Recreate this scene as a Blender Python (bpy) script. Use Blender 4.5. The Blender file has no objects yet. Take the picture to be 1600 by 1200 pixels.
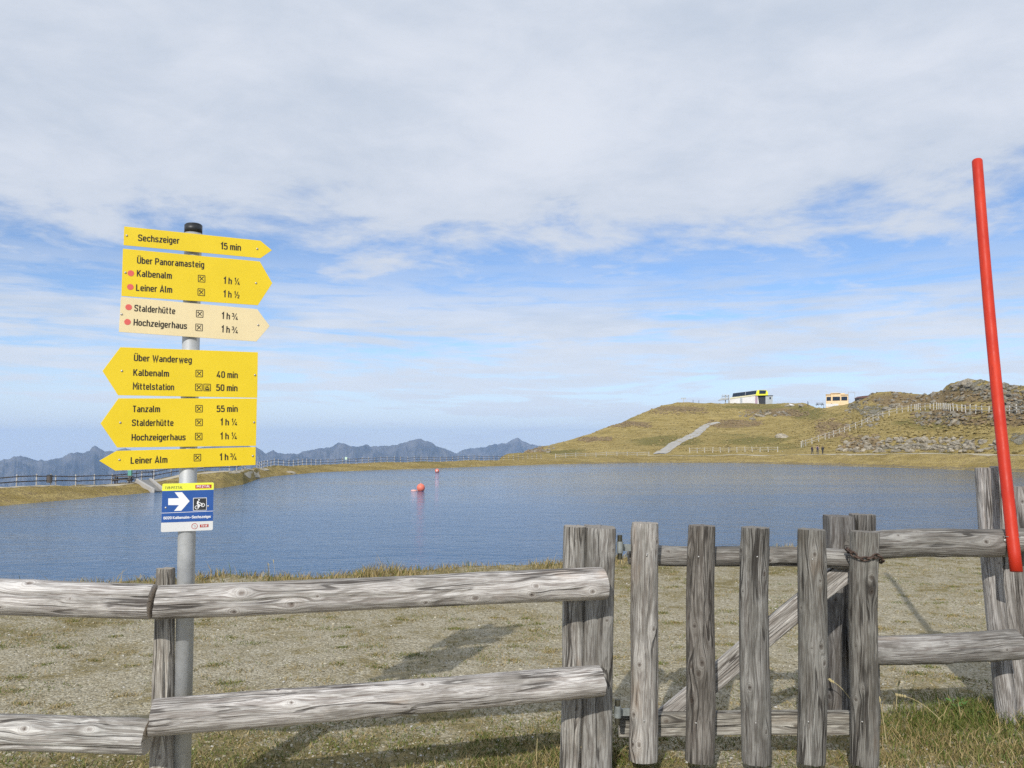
import bpy, math, random
import numpy as np
from mathutils import Vector, Matrix

random.seed(7)
rng = np.random.default_rng(7)
S = bpy.context.scene
COL = S.collection
R = math.radians

# ------------------------------------------------------------------ camera
FPX, HOR = 1255.0, 692.0                    # focal length and horizon row, measured on the 1600 px photograph
PITCH = math.atan((HOR - 600) / FPX)
EYE = 1.6
cam_d = bpy.data.cameras.new('camera')
cam = bpy.data.objects.new('camera', cam_d)
COL.objects.link(cam)
cam.location = (0, 0, EYE)
cam.rotation_euler = (math.pi / 2 + PITCH, 0, 0)
cam_d.sensor_width = 36
cam_d.lens = 36 * FPX / 1600
cam_d.clip_start = 0.05
cam_d.clip_end = 60000
S.camera = cam

# ------------------------------------------------------------------ light
SUN_EL, SUN_AZ = R(33), R(18)               # shadows run towards azimuth 18 deg right of the view
sl = bpy.data.lights.new('sun', 'SUN')
sl.energy = 3.4
sl.angle = R(0.6)
sl.color = (1.0, 0.955, 0.88)
sun = bpy.data.objects.new('sun', sl)
COL.objects.link(sun)
ddir = Vector((math.sin(SUN_AZ) * math.cos(SUN_EL), math.cos(SUN_AZ) * math.cos(SUN_EL), -math.sin(SUN_EL)))
sun.rotation_euler = ddir.to_track_quat('-Z', 'Y').to_euler()

S.view_settings.view_transform = 'Standard'
S.view_settings.look = 'None'
S.view_settings.exposure = 0.0
S.view_settings.gamma = 1.0
S.view_settings.use_curve_mapping = False
S.render.engine = 'CYCLES'
S.cycles.use_denoising = False
S.cycles.volume_bounces = 1
S.cycles.max_bounces = 6
S.cycles.transparent_max_bounces = 4

# ---- node helpers
class NT:
    def __init__(s, tree):
        s.t = tree
        s.n = tree.nodes
        s.l = tree.links
    def node(s, typ, ins=None, **kw):
        n = s.n.new(typ)
        for k, v in kw.items():
            setattr(n, k, v)
        if ins:
            for k, v in ins.items():
                s.put(n, k, v)
        return n
    def put(s, n, k, v):
        sock = n.inputs[k]
        if isinstance(v, bpy.types.NodeSocket):
            s.l.new(v, sock)
        elif isinstance(v, bpy.types.Node):
            s.l.new(v.outputs[0], sock)
        else:
            sock.default_value = v
    def m(s, op, a, b=None, c=None, clamp=False):
        n = s.n.new('ShaderNodeMath')
        n.operation = op
        n.use_clamp = clamp
        s.put(n, 0, a)
        if b is not None: s.put(n, 1, b)
        if c is not None: s.put(n, 2, c)
        return n.outputs[0]
    def vm(s, op, a, b=None):
        n = s.n.new('ShaderNodeVectorMath')
        n.operation = op
        s.put(n, 0, a)
        if b is not None: s.put(n, 1, b)
        return n.outputs[0]
    def noise(s, vec, scale, detail=4, rough=0.55, dist=0.0):
        n = s.node('ShaderNodeTexNoise', {'Scale': scale, 'Detail': detail, 'Roughness': rough, 'Distortion': dist})
        if vec is not None: s.put(n, 'Vector', vec)
        return n.outputs[0]
    def smooth(s, v, a, b, lo=0.0, hi=1.0):
        n = s.node('ShaderNodeMapRange', interpolation_type='SMOOTHSTEP')
        s.put(n, 'Value', v); s.put(n, 'From Min', a); s.put(n, 'From Max', b)
        s.put(n, 'To Min', lo); s.put(n, 'To Max', hi)
        return n.outputs[0]
    def mix(s, f, a, b, typ='MIX'):
        n = s.n.new('ShaderNodeMix')
        n.data_type = 'RGBA'
        n.blend_type = typ
        s.put(n, 0, f)
        for i, v in ((6, a), (7, b)):
            if isinstance(v, tuple): v = (*v[:3], 1.0)
            s.put(n, i, v)
        return n.outputs[2]
    def ramp(s, f, stops):
        n = s.n.new('ShaderNodeValToRGB')
        cr = n.color_ramp
        while len(cr.elements) < len(stops): cr.elements.new(0.5)
        for e, (p, c) in zip(cr.elements, stops):
            e.position = p
            e.color = (*c, 1)
        s.put(n, 0, f)
        return n.outputs[0]
    def bump(s, h, strength=0.5, dist=0.02, normal=None):
        n = s.node('ShaderNodeBump', {'Height': h, 'Strength': strength, 'Distance': dist})
        if normal is not None: s.put(n, 'Normal', normal)
        return n.outputs[0]

# ---- world: Nishita sky with a broken cloud deck
W = bpy.data.worlds.new('World')
S.world = W
W.use_nodes = True
w = NT(W.node_tree)
w.n.clear()
sky = w.node('ShaderNodeTexSky', sky_type='NISHITA', sun_disc=False)
sky.sun_elevation = SUN_EL
sky.sun_rotation = R(180 + 18)
sky.altitude = 2200
sky.air_density = 1.0
sky.dust_density = 0.4
sky.ozone_density = 1.6
tc = w.node('ShaderNodeTexCoord').outputs['Generated']
sep = w.node('ShaderNodeSeparateXYZ', {0: tc})
X_, Y_, Z_ = sep.outputs
zc = w.m('MAXIMUM', Z_, 0.0)
zz = w.m('ADD', zc, 0.10)
plan = w.node('ShaderNodeCombineXYZ', {0: w.m('DIVIDE', X_, zz), 1: w.m('DIVIDE', Y_, zz), 2: 0.0}).outputs[0]
big = w.noise(plan, 0.55, 5, 0.55, 0.5)
mid = w.noise(w.vm('ADD', plan, (7.3, 2.1, 0)), 1.6, 7, 0.6, 0.4)
fine = w.noise(w.vm('ADD', plan, (1.3, 9.1, 3)), 5.0, 6, 0.62, 0.3)
nn = w.m('ADD', w.m('MULTIPLY', big, 0.5), w.m('MULTIPLY', mid, 0.5))
nn = w.m('ADD', nn, w.m('MULTIPLY', w.m('SUBTRACT', fine, 0.5), 0.2))
shift = w.m('MULTIPLY', w.m('SUBTRACT', nn, 0.5), 0.62)
deck = w.smooth(w.m('ADD', zc, shift), 0.185, 0.285)
# low streaks of thin cloud near the horizon
strv = w.vm('MULTIPLY', tc, (2.2, 2.2, 26.0))
st = w.noise(strv, 1.5, 7, 0.62, 0.6)
st2 = w.noise(w.vm('MULTIPLY', tc, (5, 5, 40.0)), 1.3, 6, 0.65, 1.0)
streak = w.m('MULTIPLY', w.smooth(w.m('ADD', w.m('MULTIPLY', st, 0.6), w.m('MULTIPLY', st2, 0.4)), 0.34, 0.56), 0.97)
streak = w.m('MULTIPLY', streak, w.smooth(zc, 0.26, 0.13))
puff = w.m('MULTIPLY', w.smooth(w.m('ADD', w.m('MULTIPLY', mid, 0.55), w.m('MULTIPLY', fine, 0.45)), 0.46, 0.66), 0.7)
low = w.m('MAXIMUM', streak, puff)
veil = w.smooth(zc, 0.15, 0.0, 0.10, 0.92)
low = w.m('MAXIMUM', low, veil)
mask = w.m('MAXIMUM', w.m('MULTIPLY', deck, 0.97), low, clamp=True)
hi_hole = w.smooth(w.m('ADD', big, w.m('MULTIPLY', mid, 0.35)), 0.52, 0.40, 0.0, 0.35)
mask = w.m('SUBTRACT', mask, w.m('MULTIPLY', hi_hole, deck), clamp=True)
tone = w.smooth(w.m('ADD', w.m('MULTIPLY', big, 0.45), w.m('ADD', w.m('MULTIPLY', mid, 0.35), w.m('MULTIPLY', fine, 0.2))), 0.36, 0.62)
cc = w.mix(tone, (5.7, 6.4, 7.5), (7.7, 8.1, 8.9))
edge = w.smooth(zc, 0.36, 0.2)              # deck is a little greyer underneath towards its far edge
cc = w.mix(w.m('MULTIPLY', edge, w.m('MULTIPLY', deck, 0.35)), cc, (4.9, 5.7, 7.0))
cc = w.mix(w.smooth(zc, 0.2, 0.04, 0.0, 0.85), cc, (7.3, 8.1, 9.3))
skyc = w.vm('MULTIPLY', sky.outputs[0], (1.08, 1.26, 1.46))
allc = w.mix(mask, skyc, cc)
bg = w.node('ShaderNodeBackground', {'Color': allc, 'Strength': 0.10})
w.node('ShaderNodeOutputWorld', {'Surface': bg.outputs[0]})

# ------------------------------------------------------------------ measuring helpers
def ray(x, y):
    a, b = (x - 800) / FPX, (600 - y) / FPX
    return Vector((a, math.cos(PITCH) - b * math.sin(PITCH), math.sin(PITCH) + b * math.cos(PITCH)))
def at(x, y, Y):                            # photograph direction (x, y) at depth Y metres
    d = ray(x, y)
    return Vector((0, 0, EYE)) + d * (Y / d.y)
def onz(x, y, z=0.0):
    d = ray(x, y)
    return Vector((0, 0, EYE)) + d * ((z - EYE) / d.z)
def pix(v):
    dx, dy, dz = v[0], v[1], v[2] - EYE
    cp, sp = math.cos(PITCH), math.sin(PITCH)
    f = dy * cp + dz * sp
    u = -dy * sp + dz * cp
    return 800 + FPX * dx / f, 600 - FPX * u / f
def az_of(x):
    d = ray(x, 705)
    return math.atan2(d.x, d.y)

# ---- numpy noise
def _h(ix, iy, iz, seed):
    n = (ix * 374761393 + iy * 668265263 + iz * 2147483647 + seed * 1274126177) & 0xFFFFFFFF
    n = ((n ^ (n >> 13)) * 1274126177) & 0xFFFFFFFF
    n = (n ^ (n >> 16)) & 0xFFFFFFFF
    return n / 4294967295.0
def vnoise(x, y, z=0.0, seed=0):
    x, y, z = np.broadcast_arrays(np.asarray(x, float), np.asarray(y, float), np.asarray(z, float))
    ix, iy, iz = np.floor(x).astype(np.int64), np.floor(y).astype(np.int64), np.floor(z).astype(np.int64)
    fx, fy, fz = x - ix, y - iy, z - iz
    fx, fy, fz = [t * t * (3 - 2 * t) for t in (fx, fy, fz)]
    out = 0
    for dx in (0, 1):
        for dy in (0, 1):
            for dz in (0, 1):
                wt = (fx if dx else 1 - fx) * (fy if dy else 1 - fy) * (fz if dz else 1 - fz)
                out = out + wt * _h(ix + dx, iy + dy, iz + dz, seed)
    return out * 2 - 1
def fbm(x, y, z=0.0, o=4, seed=0, gain=0.5):
    a, s, f = 1.0, 0.0, 1.0
    for i in range(o):
        s = s + a * vnoise(np.asarray(x) * f + 17.3 * i, np.asarray(y) * f - 9.1 * i, np.asarray(z) * f, seed + i)
        a *= gain
        f *= 2.03
    return s
def sstep(v, a, b):
    t = np.clip((np.asarray(v, float) - a) / (b - a), 0, 1)
    return t * t * (3 - 2 * t)

# ---- object helpers
def link(o, parent=None):
    COL.objects.link(o)
    if parent is not None: o.parent = parent
    return o
def mesh_np(name, V, F, mats, smooth=True, midx=None):
    me = bpy.data.meshes.new(name)
    V = np.asarray(V, np.float32)
    me.vertices.add(len(V))
    me.vertices.foreach_set('co', V.ravel())
    if isinstance(F, np.ndarray):
        k = F.shape[1]
        me.loops.add(F.size)
        me.loops.foreach_set('vertex_index', F.astype(np.int32).ravel())
        me.polygons.add(len(F))
        me.polygons.foreach_set('loop_start', np.arange(0, F.size, k, dtype=np.int32))
        me.polygons.foreach_set('loop_total', np.full(len(F), k, np.int32))
    else:
        ln = [len(f) for f in F]
        me.loops.add(sum(ln))
        me.loops.foreach_set('vertex_index', np.array([i for f in F for i in f], np.int32))
        me.polygons.add(len(F))
        me.polygons.foreach_set('loop_start', np.concatenate([[0], np.cumsum(ln)[:-1]]).astype(np.int32))
        me.polygons.foreach_set('loop_total', np.array(ln, np.int32))
    for m in (mats if isinstance(mats, (list, tuple)) else [mats]): me.materials.append(m)
    if midx is not None: me.polygons.foreach_set('material_index', np.asarray(midx, np.int32))
    me.update(calc_edges=True)
    me.validate()
    me.polygons.foreach_set('use_smooth', np.full(len(me.polygons), smooth, bool))
    me.update()
    return me
def obj(name, me, parent=None, loc=None):
    o = bpy.data.objects.new(name, me)
    if loc is not None: o.location = loc
    return link(o, parent)
def thing(name, label, cat, loc=(0, 0, 0), rz=0.0, group=None):
    o = bpy.data.objects.new(name, None)
    o.empty_display_size = 0.2
    o.location = loc
    o.rotation_euler = (0, 0, rz)
    return tag(link(o), label, cat, group)
def tag(o, label=None, cat=None, group=None, kind=None):
    if label: o['label'] = label
    if cat: o['category'] = cat
    if group: o['group'] = group
    if kind: o['kind'] = kind
    return o
class MB:                                   # collects solids into one mesh
    def __init__(s): s.v, s.f, s.sm = [], [], False
    def add(s, V, F):
        b = len(s.v)
        s.v += [tuple(p) for p in V]
        s.f += [tuple(i + b for i in f) for f in F]
        return s
    def box(s, c, d, rz=0.0, M=None):
        x, y, z = d[0] / 2, d[1] / 2, d[2] / 2
        V = [Vector((i * x, j * y, k * z)) for k in (-1, 1) for i, j in ((-1, -1), (1, -1), (1, 1), (-1, 1))]
        rot = Matrix.Rotation(rz, 3, 'Z') if M is None else M
        V = [rot @ p + Vector(c) for p in V]
        return s.add(V, [(3, 2, 1, 0), (4, 5, 6, 7), (0, 1, 5, 4), (1, 2, 6, 5), (2, 3, 7, 6), (3, 0, 4, 7)])
    def tube(s, a, b, ra, rb=None, n=12, cap=True):
        a, b = Vector(a), Vector(b)
        rb = ra if rb is None else rb
        q = (b - a).to_track_quat('Z', 'Y').to_matrix()
        V = []
        for p, r in ((a, ra), (b, rb)):
            for i in range(n):
                t = 2 * math.pi * i / n
                V.append(p + q @ Vector((r * math.cos(t), r * math.sin(t), 0)))
        F = [(i, (i + 1) % n, n + (i + 1) % n, n + i) for i in range(n)]
        if cap: F += [tuple(range(n - 1, -1, -1)), tuple(range(n, 2 * n))]
        return s.add(V, F)
    def path(s, pts, r, n=8):
        for a, b in zip(pts, pts[1:]): s.tube(a, b, r, n=n)
        return s
    def prism(s, poly, y0, y1):             # poly in x-z, extruded along y
        n = len(poly)
        V = [(p[0], y0, p[1]) for p in poly] + [(p[0], y1, p[1]) for p in poly]
        F = [tuple(range(n)), tuple(range(2 * n - 1, n - 1, -1))] + [((i + 1) % n, i, n + i, n + (i + 1) % n) for i in range(n)]
        return s.add(V, F)
    def sphere(s, c, r, nu=20, nv=12, sc=(1, 1, 1)):
        V = [(c[0], c[1], c[2] + r * sc[2])]
        for j in range(1, nv):
            for i in range(nu):
                a, b = math.pi * j / nv, 2 * math.pi * i / nu
                V.append((c[0] + r * sc[0] * math.sin(a) * math.cos(b), c[1] + r * sc[1] * math.sin(a) * math.sin(b), c[2] + r * sc[2] * math.cos(a)))
        V.append((c[0], c[1], c[2] - r * sc[2]))
        F = [(0, 1 + i, 1 + (i + 1) % nu) for i in range(nu)]
        for j in range(nv - 2):
            o = 1 + j * nu
            F += [(o + i, o + nu + i, o + nu + (i + 1) % nu, o + (i + 1) % nu) for i in range(nu)]
        o = 1 + (nv - 2) * nu
        F += [(len(V) - 1, o + (i + 1) % nu, o + i) for i in range(nu)]
        return s.add(V, F)
    def mesh(s, name, mat, smooth=False): return mesh_np(name, s.v, s.f, mat, smooth)
    def build(s, name, mat, parent=None, loc=None, smooth=False, bevel=0.0):
        o = obj(name, s.mesh(name, mat, smooth), parent, loc)
        if bevel:
            b = o.modifiers.new('edge', 'BEVEL'); b.width = bevel; b.segments = 2; b.limit_method = 'ANGLE'
        return o

# ------------------------------------------------------------------ materials
def mat(name):
    m = bpy.data.materials.new(name)
    m.use_nodes = True
    t = NT(m.node_tree)
    return m, t, t.n['Principled BSDF']
def plain(name, col, rough=0.6, metal=0.0, var=0.12, scale=8.0, bump=0.0, coat=0.0):
    m, t, p = mat(name)
    co = t.node('ShaderNodeTexCoord').outputs['Object']
    n = t.noise(co, scale, 5, 0.6)
    dark = tuple(c * (1 - var) for c in col)
    lite = tuple(min(1, c * (1 + var)) for c in col)
    t.put(p, 'Base Color', t.mix(t.smooth(n, 0.3, 0.7), dark, lite))
    t.put(p, 'Roughness', t.smooth(n, 0.2, 0.8, max(0.05, rough - 0.1), min(1, rough + 0.1)))
    p.inputs['Metallic'].default_value = metal
    if coat: p.inputs['Coat Weight'].default_value = coat
    if bump: t.put(p, 'Normal', t.bump(t.noise(co, scale * 6, 4), bump, 0.01))
    return m

def make_wood():
    m, t, p = mat('weathered_wood')
    g = t.node('ShaderNodeAttribute', attribute_name='grain').outputs['Vector']
    kd = t.node('ShaderNodeAttribute', attribute_name='knot').outputs['Fac']
    info = t.node('ShaderNodeObjectInfo')
    off = t.vm('SCALE', info.outputs['Color'])  # placeholder replaced below
    rnd = t.m('MULTIPLY', info.outputs['Random'], 37.0)
    g = t.vm('ADD', g, t.node('ShaderNodeCombineXYZ', {0: 0.0, 1: 0.0, 2: rnd}).outputs[0])
    warp = t.node('ShaderNodeTexNoise', {'Vector': t.vm('MULTIPLY', g, (1, 1, 0.25)), 'Scale': 9.0, 'Detail': 3.0}).outputs[1]
    gw = t.vm('ADD', g, t.vm('MULTIPLY', t.vm('SUBTRACT', warp, (0.5, 0.5, 0.5)), (0.035, 0.035, 0.0)))
    a = t.noise(t.vm('MULTIPLY', gw, (1, 1, 0.03)), 300, 3, 0.55)
    b = t.noise(t.vm('MULTIPLY', gw, (1, 1, 0.035)), 110, 4, 0.6)
    c = t.noise(t.vm('MULTIPLY', gw, (1, 1, 0.12)), 18, 5, 0.6)
    blot = t.noise(t.vm('MULTIPLY', g, (1, 1, 0.5)), 9, 5, 0.65)
    base = t.mix(t.smooth(c, 0.30, 0.62), (0.34, 0.335, 0.32), (0.56, 0.55, 0.535))
    base = t.mix(t.smooth(b, 0.42, 0.51, 0.55, 0.0), base, (0.15, 0.125, 0.11))
    base = t.mix(t.smooth(a, 0.42, 0.50, 0.50, 0.0), base, (0.12, 0.09, 0.08))
    base = t.mix(t.smooth(a, 0.56, 0.70, 0.0, 0.35), base, (0.66, 0.64, 0.61))
    tan = t.smooth(t.noise(t.vm('MULTIPLY', g, (1, 1, 0.3)), 6.0, 4, 0.6), 0.60, 0.72, 0.0, 0.34)
    base = t.mix(tan, base, (0.36, 0.25, 0.16))
    base = t.mix(t.smooth(blot, 0.50, 0.68, 0.0, 0.55), base, (0.155, 0.145, 0.13))
    wide_ = t.noise(t.vm('MULTIPLY', g, (1, 1, 0.35)), 3.2, 4, 0.6)
    base = t.mix(t.smooth(wide_, 0.48, 0.62, 0.0, 0.30), base, (0.17, 0.16, 0.14))
    base = t.mix(t.smooth(kd, 0.040, 0.010, 0.0, 0.45), base, (0.56, 0.55, 0.53))
    cath = t.m('SINE', t.m('MULTIPLY', t.noise(t.vm('MULTIPLY', gw, (1, 1, 0.09)), 8.0, 2.0, 0.45), 150.0))
    cathm = t.m('MULTIPLY', t.smooth(cath, 0.05, 0.75, 0.0, 0.42), t.smooth(t.noise(t.vm('MULTIPLY', g, (1, 1, 0.6)), 5.0, 2), 0.40, 0.58))
    base = t.mix(cathm, base, (0.11, 0.098, 0.085))
    # drying cracks: thin dark lines along the grain
    cr = t.m('ABSOLUTE', t.m('SUBTRACT', t.noise(t.vm('MULTIPLY', gw, (1, 1, 0.045)), 15, 2.5, 0.5), 0.5))
    crm = t.m('MULTIPLY', t.smooth(cr, 0.017, 0.006), t.smooth(t.noise(g, 3.0, 2), 0.40, 0.52))
    fr_ = t.m('ABSOLUTE', t.m('SUBTRACT', t.noise(t.vm('MULTIPLY', gw, (1, 1, 0.04)), 36, 2.0, 0.5), 0.5))
    frm = t.m('MULTIPLY', t.smooth(fr_, 0.030, 0.008), t.smooth(t.noise(t.vm('MULTIPLY', g, (1, 1, 0.4)), 7.0, 3), 0.40, 0.60, 0.15, 0.75))
    base = t.mix(t.m('MULTIPLY', frm, 0.60), base, (0.085, 0.076, 0.066))
    base = t.mix(t.m('MULTIPLY', crm, 0.72), base, (0.025, 0.02, 0.018))
    # knots
    rings = t.m('MULTIPLY', t.m('SINE', t.m('MULTIPLY', kd, 900.0)), 0.5)
    ringm = t.m('MULTIPLY', t.smooth(kd, 0.028, 0.008), t.smooth(rings, -0.3, 0.45, 0.0, 0.40))
    base = t.mix(ringm, base, (0.16, 0.13, 0.115))
    base = t.mix(t.smooth(kd, 0.0085, 0.0055, 0.0, 0.75), base, (0.11, 0.085, 0.07))
    base = t.mix(t.smooth(kd, 0.0045, 0.002, 0.0, 0.9), base, (0.02, 0.015, 0.012))
    base = t.mix(1.0, base, info.outputs['Color'], 'MULTIPLY')
    t.put(p, 'Base Color', base)
    p.inputs['Roughness'].default_value = 0.82
    p.inputs['Specular IOR Level'].default_value = 0.25
    h = t.m('ADD', t.m('MULTIPLY', a, 0.35), t.m('ADD', t.m('MULTIPLY', b, 0.5), t.m('MULTIPLY', c, 0.5)))
    h = t.m('SUBTRACT', h, t.m('MULTIPLY', crm, 1.2))
    h = t.m('SUBTRACT', h, t.m('MULTIPLY', ringm, 0.4))
    h = t.m('SUBTRACT', h, t.m('ADD', t.m('MULTIPLY', cathm, 0.6), t.m('MULTIPLY', frm, 0.6)))
    t.put(p, 'Normal', t.bump(h, 0.75, 0.006))
    t.n.remove(off.node)
    return m
WOOD = make_wood()

def make_endgrain():
    m, t, p = mat('cut_end_wood')
    co = t.node('ShaderNodeTexCoord').outputs['Object']
    s = t.node('ShaderNodeSeparateXYZ', {0: co})
    info = t.node('ShaderNodeObjectInfo')
    rr = t.m('SQRT', t.m('ADD', t.m('MULTIPLY', s.outputs[0], s.outputs[0]), t.m('MULTIPLY', s.outputs[1], s.outputs[1])))
    w_ = t.m('ADD', rr, t.m('MULTIPLY', t.noise(co, 25, 3), 0.01))
    ring = t.m('SINE', t.m('MULTIPLY', w_, 1500.0))
    ang = t.m('ARCTAN2', s.outputs[1], s.outputs[0])
    star = t.noise(t.node('ShaderNodeCombineXYZ', {0: t.m('MULTIPLY', ang, 5.0), 1: 0.0, 2: t.m('MULTIPLY', rr, 3.0)}).outputs[0], 1.5, 3)
    c = t.mix(t.smooth(ring, -0.6, 0.8), (0.25, 0.22, 0.19), (0.48, 0.45, 0.41))
    c = t.mix(t.smooth(star, 0.40, 0.34, 0.0, 0.8), c, (0.04, 0.035, 0.03))
    c = t.mix(1.0, c, info.outputs['Color'], 'MULTIPLY')
    t.put(p, 'Base Color', c)
    p.inputs['Roughness'].default_value = 0.9
    return m
ENDW = make_endgrain()

def make_near_ground():
    m, t, p = mat('gravel_and_turf')
    co = t.node('ShaderNodeNewGeometry').outputs['Position']
    grit = t.node('ShaderNodeTexVoronoi', {'Vector': co, 'Scale': 85.0, 'Randomness': 1.0})
    grit2 = t.node('ShaderNodeTexVoronoi', {'Vector': co, 'Scale': 34.0, 'Randomness': 1.0})
    gc = t.node('ShaderNodeSeparateColor', {0: grit.outputs['Color']}).outputs[0]
    gc2 = t.node('ShaderNodeSeparateColor', {0: grit2.outputs['Color']}).outputs[1]
    n = t.noise(co, 1.4, 6, 0.6)
    n2 = t.noise(t.vm('ADD', co, (5, 3, 1)), 7, 5, 0.65)
    n3 = t.noise(co, 30, 4, 0.6)
    grav = t.ramp(gc, [(0.0, (0.18, 0.155, 0.105)), (0.4, (0.33, 0.292, 0.205)), (0.8, (0.46, 0.42, 0.315)), (1.0, (0.60, 0.56, 0.46))])
    grav = t.mix(t.smooth(gc2, 0.5, 1.0, 0.0, 0.5), grav, (0.44, 0.40, 0.30))
    grav = t.mix(t.smooth(n2, 0.35, 0.65, 0.35, 0.0), grav, (0.23, 0.185, 0.10))
    grav = t.mix(t.smooth(t.noise(t.vm('ADD', co, (2, 8, 0)), 2.6, 6, 0.65), 0.48, 0.66, 0.0, 0.6), grav, (0.24, 0.195, 0.095))
    turf = t.mix(t.smooth(n3, 0.35, 0.65), (0.125, 0.108, 0.042), (0.29, 0.24, 0.12))
    turf = t.mix(t.smooth(n2, 0.4, 0.6, 0.0, 0.4), turf, (0.20, 0.155, 0.07))
    tw = t.node('ShaderNodeAttribute', attribute_name='turf').outputs['Fac']
    f = t.m('ADD', tw, t.m('MULTIPLY', t.m('SUBTRACT', n, 0.5), 1.5))
    f = t.m('ADD', f, t.m('MULTIPLY', t.m('SUBTRACT', n2, 0.5), 1.3))
    f = t.smooth(t.m('ADD', f, t.m('MULTIPLY', t.m('SUBTRACT', n3, 0.5), 0.9)), 0.38, 0.66)
    t.put(p, 'Base Color', t.mix(f, grav, turf))
    p.inputs['Roughness'].default_value = 0.95
    p.inputs['Specular IOR Level'].default_value = 0.15
    h = t.m('ADD', t.m('MULTIPLY', grit.outputs['Distance'], -0.5), t.m('ADD', t.m('MULTIPLY', grit2.outputs['Distance'], -0.8), n3))
    t.put(p, 'Normal', t.bump(h, 0.9, 0.012))
    return m
GROUND = make_near_ground()

def make_hill():
    m, t, p = mat('alpine_grassland')
    co = t.node('ShaderNodeNewGeometry').outputs['Position']
    rock = t.node('ShaderNodeAttribute', attribute_name='rocky').outputs['Fac']
    green = t.node('ShaderNodeAttribute', attribute_name='green').outputs['Fac']
    heath = t.node('ShaderNodeAttribute', attribute_name='heath').outputs['Fac']
    dirt = t.node('ShaderNodeAttribute', attribute_name='dirt').outputs['Fac']
    v1 = t.vm('MULTIPLY', co, (0.16, 0.30, 1.6))
    n1 = t.noise(v1, 0.16, 6, 0.62, 0.4)
    n2 = t.noise(v1, 1.0, 6, 0.65, 0.3)
    n3 = t.noise(co, 2.2, 5, 0.7)
    n4 = t.noise(co, 7.0, 4, 0.7)
    straw = t.mix(t.smooth(n2, 0.35, 0.65), (0.35, 0.26, 0.085), (0.53, 0.41, 0.165))
    olive = t.mix(t.smooth(n3, 0.35, 0.65), (0.18, 0.165, 0.05), (0.31, 0.255, 0.09))
    gf = t.smooth(t.m('ADD', t.m('ADD', n1, t.m('MULTIPLY', green, 0.20)), t.m('MULTIPLY', t.m('SUBTRACT', n3, 0.5), 0.5)), 0.55, 0.72)
    c = t.mix(gf, straw, olive)
    c = t.mix(t.smooth(n4, 0.56, 0.36, 0.0, 0.42), c, (0.13, 0.11, 0.045))
    he = t.smooth(t.m('ADD', heath, t.m('MULTIPLY', t.m('SUBTRACT', n3, 0.5), 1.6)), 0.42, 0.62)
    c = t.mix(t.m('MULTIPLY', he, 0.65), c, t.mix(t.smooth(n4, 0.4, 0.6), (0.16, 0.11, 0.065), (0.30, 0.21, 0.135)))
    rk = t.smooth(t.m('ADD', rock, t.m('MULTIPLY', t.m('SUBTRACT', t.noise(co, 0.55, 7, 0.72), 0.5), 2.8)), 0.80, 0.98)
    rc = t.mix(t.smooth(n4, 0.35, 0.65), (0.17, 0.155, 0.12), (0.38, 0.36, 0.30))
    rc = t.mix(t.smooth(n3, 0.5, 0.7, 0.0, 0.5), rc, (0.15, 0.16, 0.09))
    c = t.mix(t.m('MULTIPLY', rk, 0.9), c, rc)
    c = t.mix(t.smooth(t.m('ADD', dirt, t.m('MULTIPLY', t.m('SUBTRACT', n3, 0.5), 0.7)), 0.45, 0.65, 0.0, 0.85), c,
              t.mix(t.smooth(n4, 0.35, 0.65), (0.14, 0.115, 0.08), (0.30, 0.26, 0.20)))
    t.put(p, 'Base Color', c)
    p.inputs['Roughness'].default_value = 0.95
    p.inputs['Specular IOR Level'].default_value = 0.1
    h = t.m('ADD', n3, t.m('ADD', t.m('MULTIPLY', n4, 0.5), t.m('MULTIPLY', rk, 0.5)))
    t.put(p, 'Normal', t.bump(h, 0.9, 0.5))
    return m
HILL = make_hill()

def make_rockmat(name, a, b, lichen=(0.17, 0.19, 0.10), sc=2.0):
    m, t, p = mat(name)
    co = t.node('ShaderNodeNewGeometry').outputs['Position']
    n = t.noise(co, sc, 7, 0.68, 0.3)
    n2 = t.noise(co, sc * 4, 5, 0.7)
    rnd = t.node('ShaderNodeObjectInfo').outputs['Random']
    c = t.mix(t.smooth(n, 0.35, 0.65), a, b)
    c = t.mix(t.smooth(n2, 0.55, 0.7, 0.0, 0.6), c, lichen)
    c = t.mix(1.0, c, t.mix(rnd, (0.7, 0.7, 0.7), (1.15, 1.12, 1.08)), 'MULTIPLY')
    t.put(p, 'Base Color', c)
    p.inputs['Roughness'].default_value = 0.9
    t.put(p, 'Normal', t.bump(t.m('ADD', n, n2), 0.8, 0.15))
    return m
ROCK = make_rockmat('lichened_stone', (0.22, 0.19, 0.14), (0.45, 0.41, 0.33), (0.26, 0.24, 0.13))
MTN = make_rockmat('distant_rock', (0.035, 0.04, 0.05), (0.15, 0.145, 0.15), (0.05, 0.06, 0.05), 0.004)
MTN.node_tree.nodes  # colour only; relief is modelled

def make_water():
    m, t, p = mat('lake_water')
    co = t.node('ShaderNodeNewGeometry').outputs['Position']
    t.put(p, 'Base Color', (0.018, 0.085, 0.195, 1))
    p.inputs['IOR'].default_value = 1.333
    v = t.vm('MULTIPLY', co, (0.55, 1.0, 1.0))
    a = t.noise(v, 3.2, 4, 0.6, 0.6)
    b = t.noise(t.vm('ADD', v, (9, 4, 0)), 0.7, 4, 0.55, 0.8)
    gust = t.noise(t.vm('MULTIPLY', co, (0.012, 0.045, 1)), 1.0, 5, 0.6, 0.5)
    t.put(p, 'Roughness', t.smooth(gust, 0.35, 0.65, 0.05, 0.17))
    h = t.m('ADD', t.m('MULTIPLY', a, 0.5), b)
    n = t.node('ShaderNodeBump', {'Height': h, 'Distance': 0.19})
    t.put(n, 'Strength', t.smooth(gust, 0.33, 0.66, 0.42, 0.95))
    t.put(p, 'Normal', n.outputs[0])
    return m
WATER = make_water()

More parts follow.
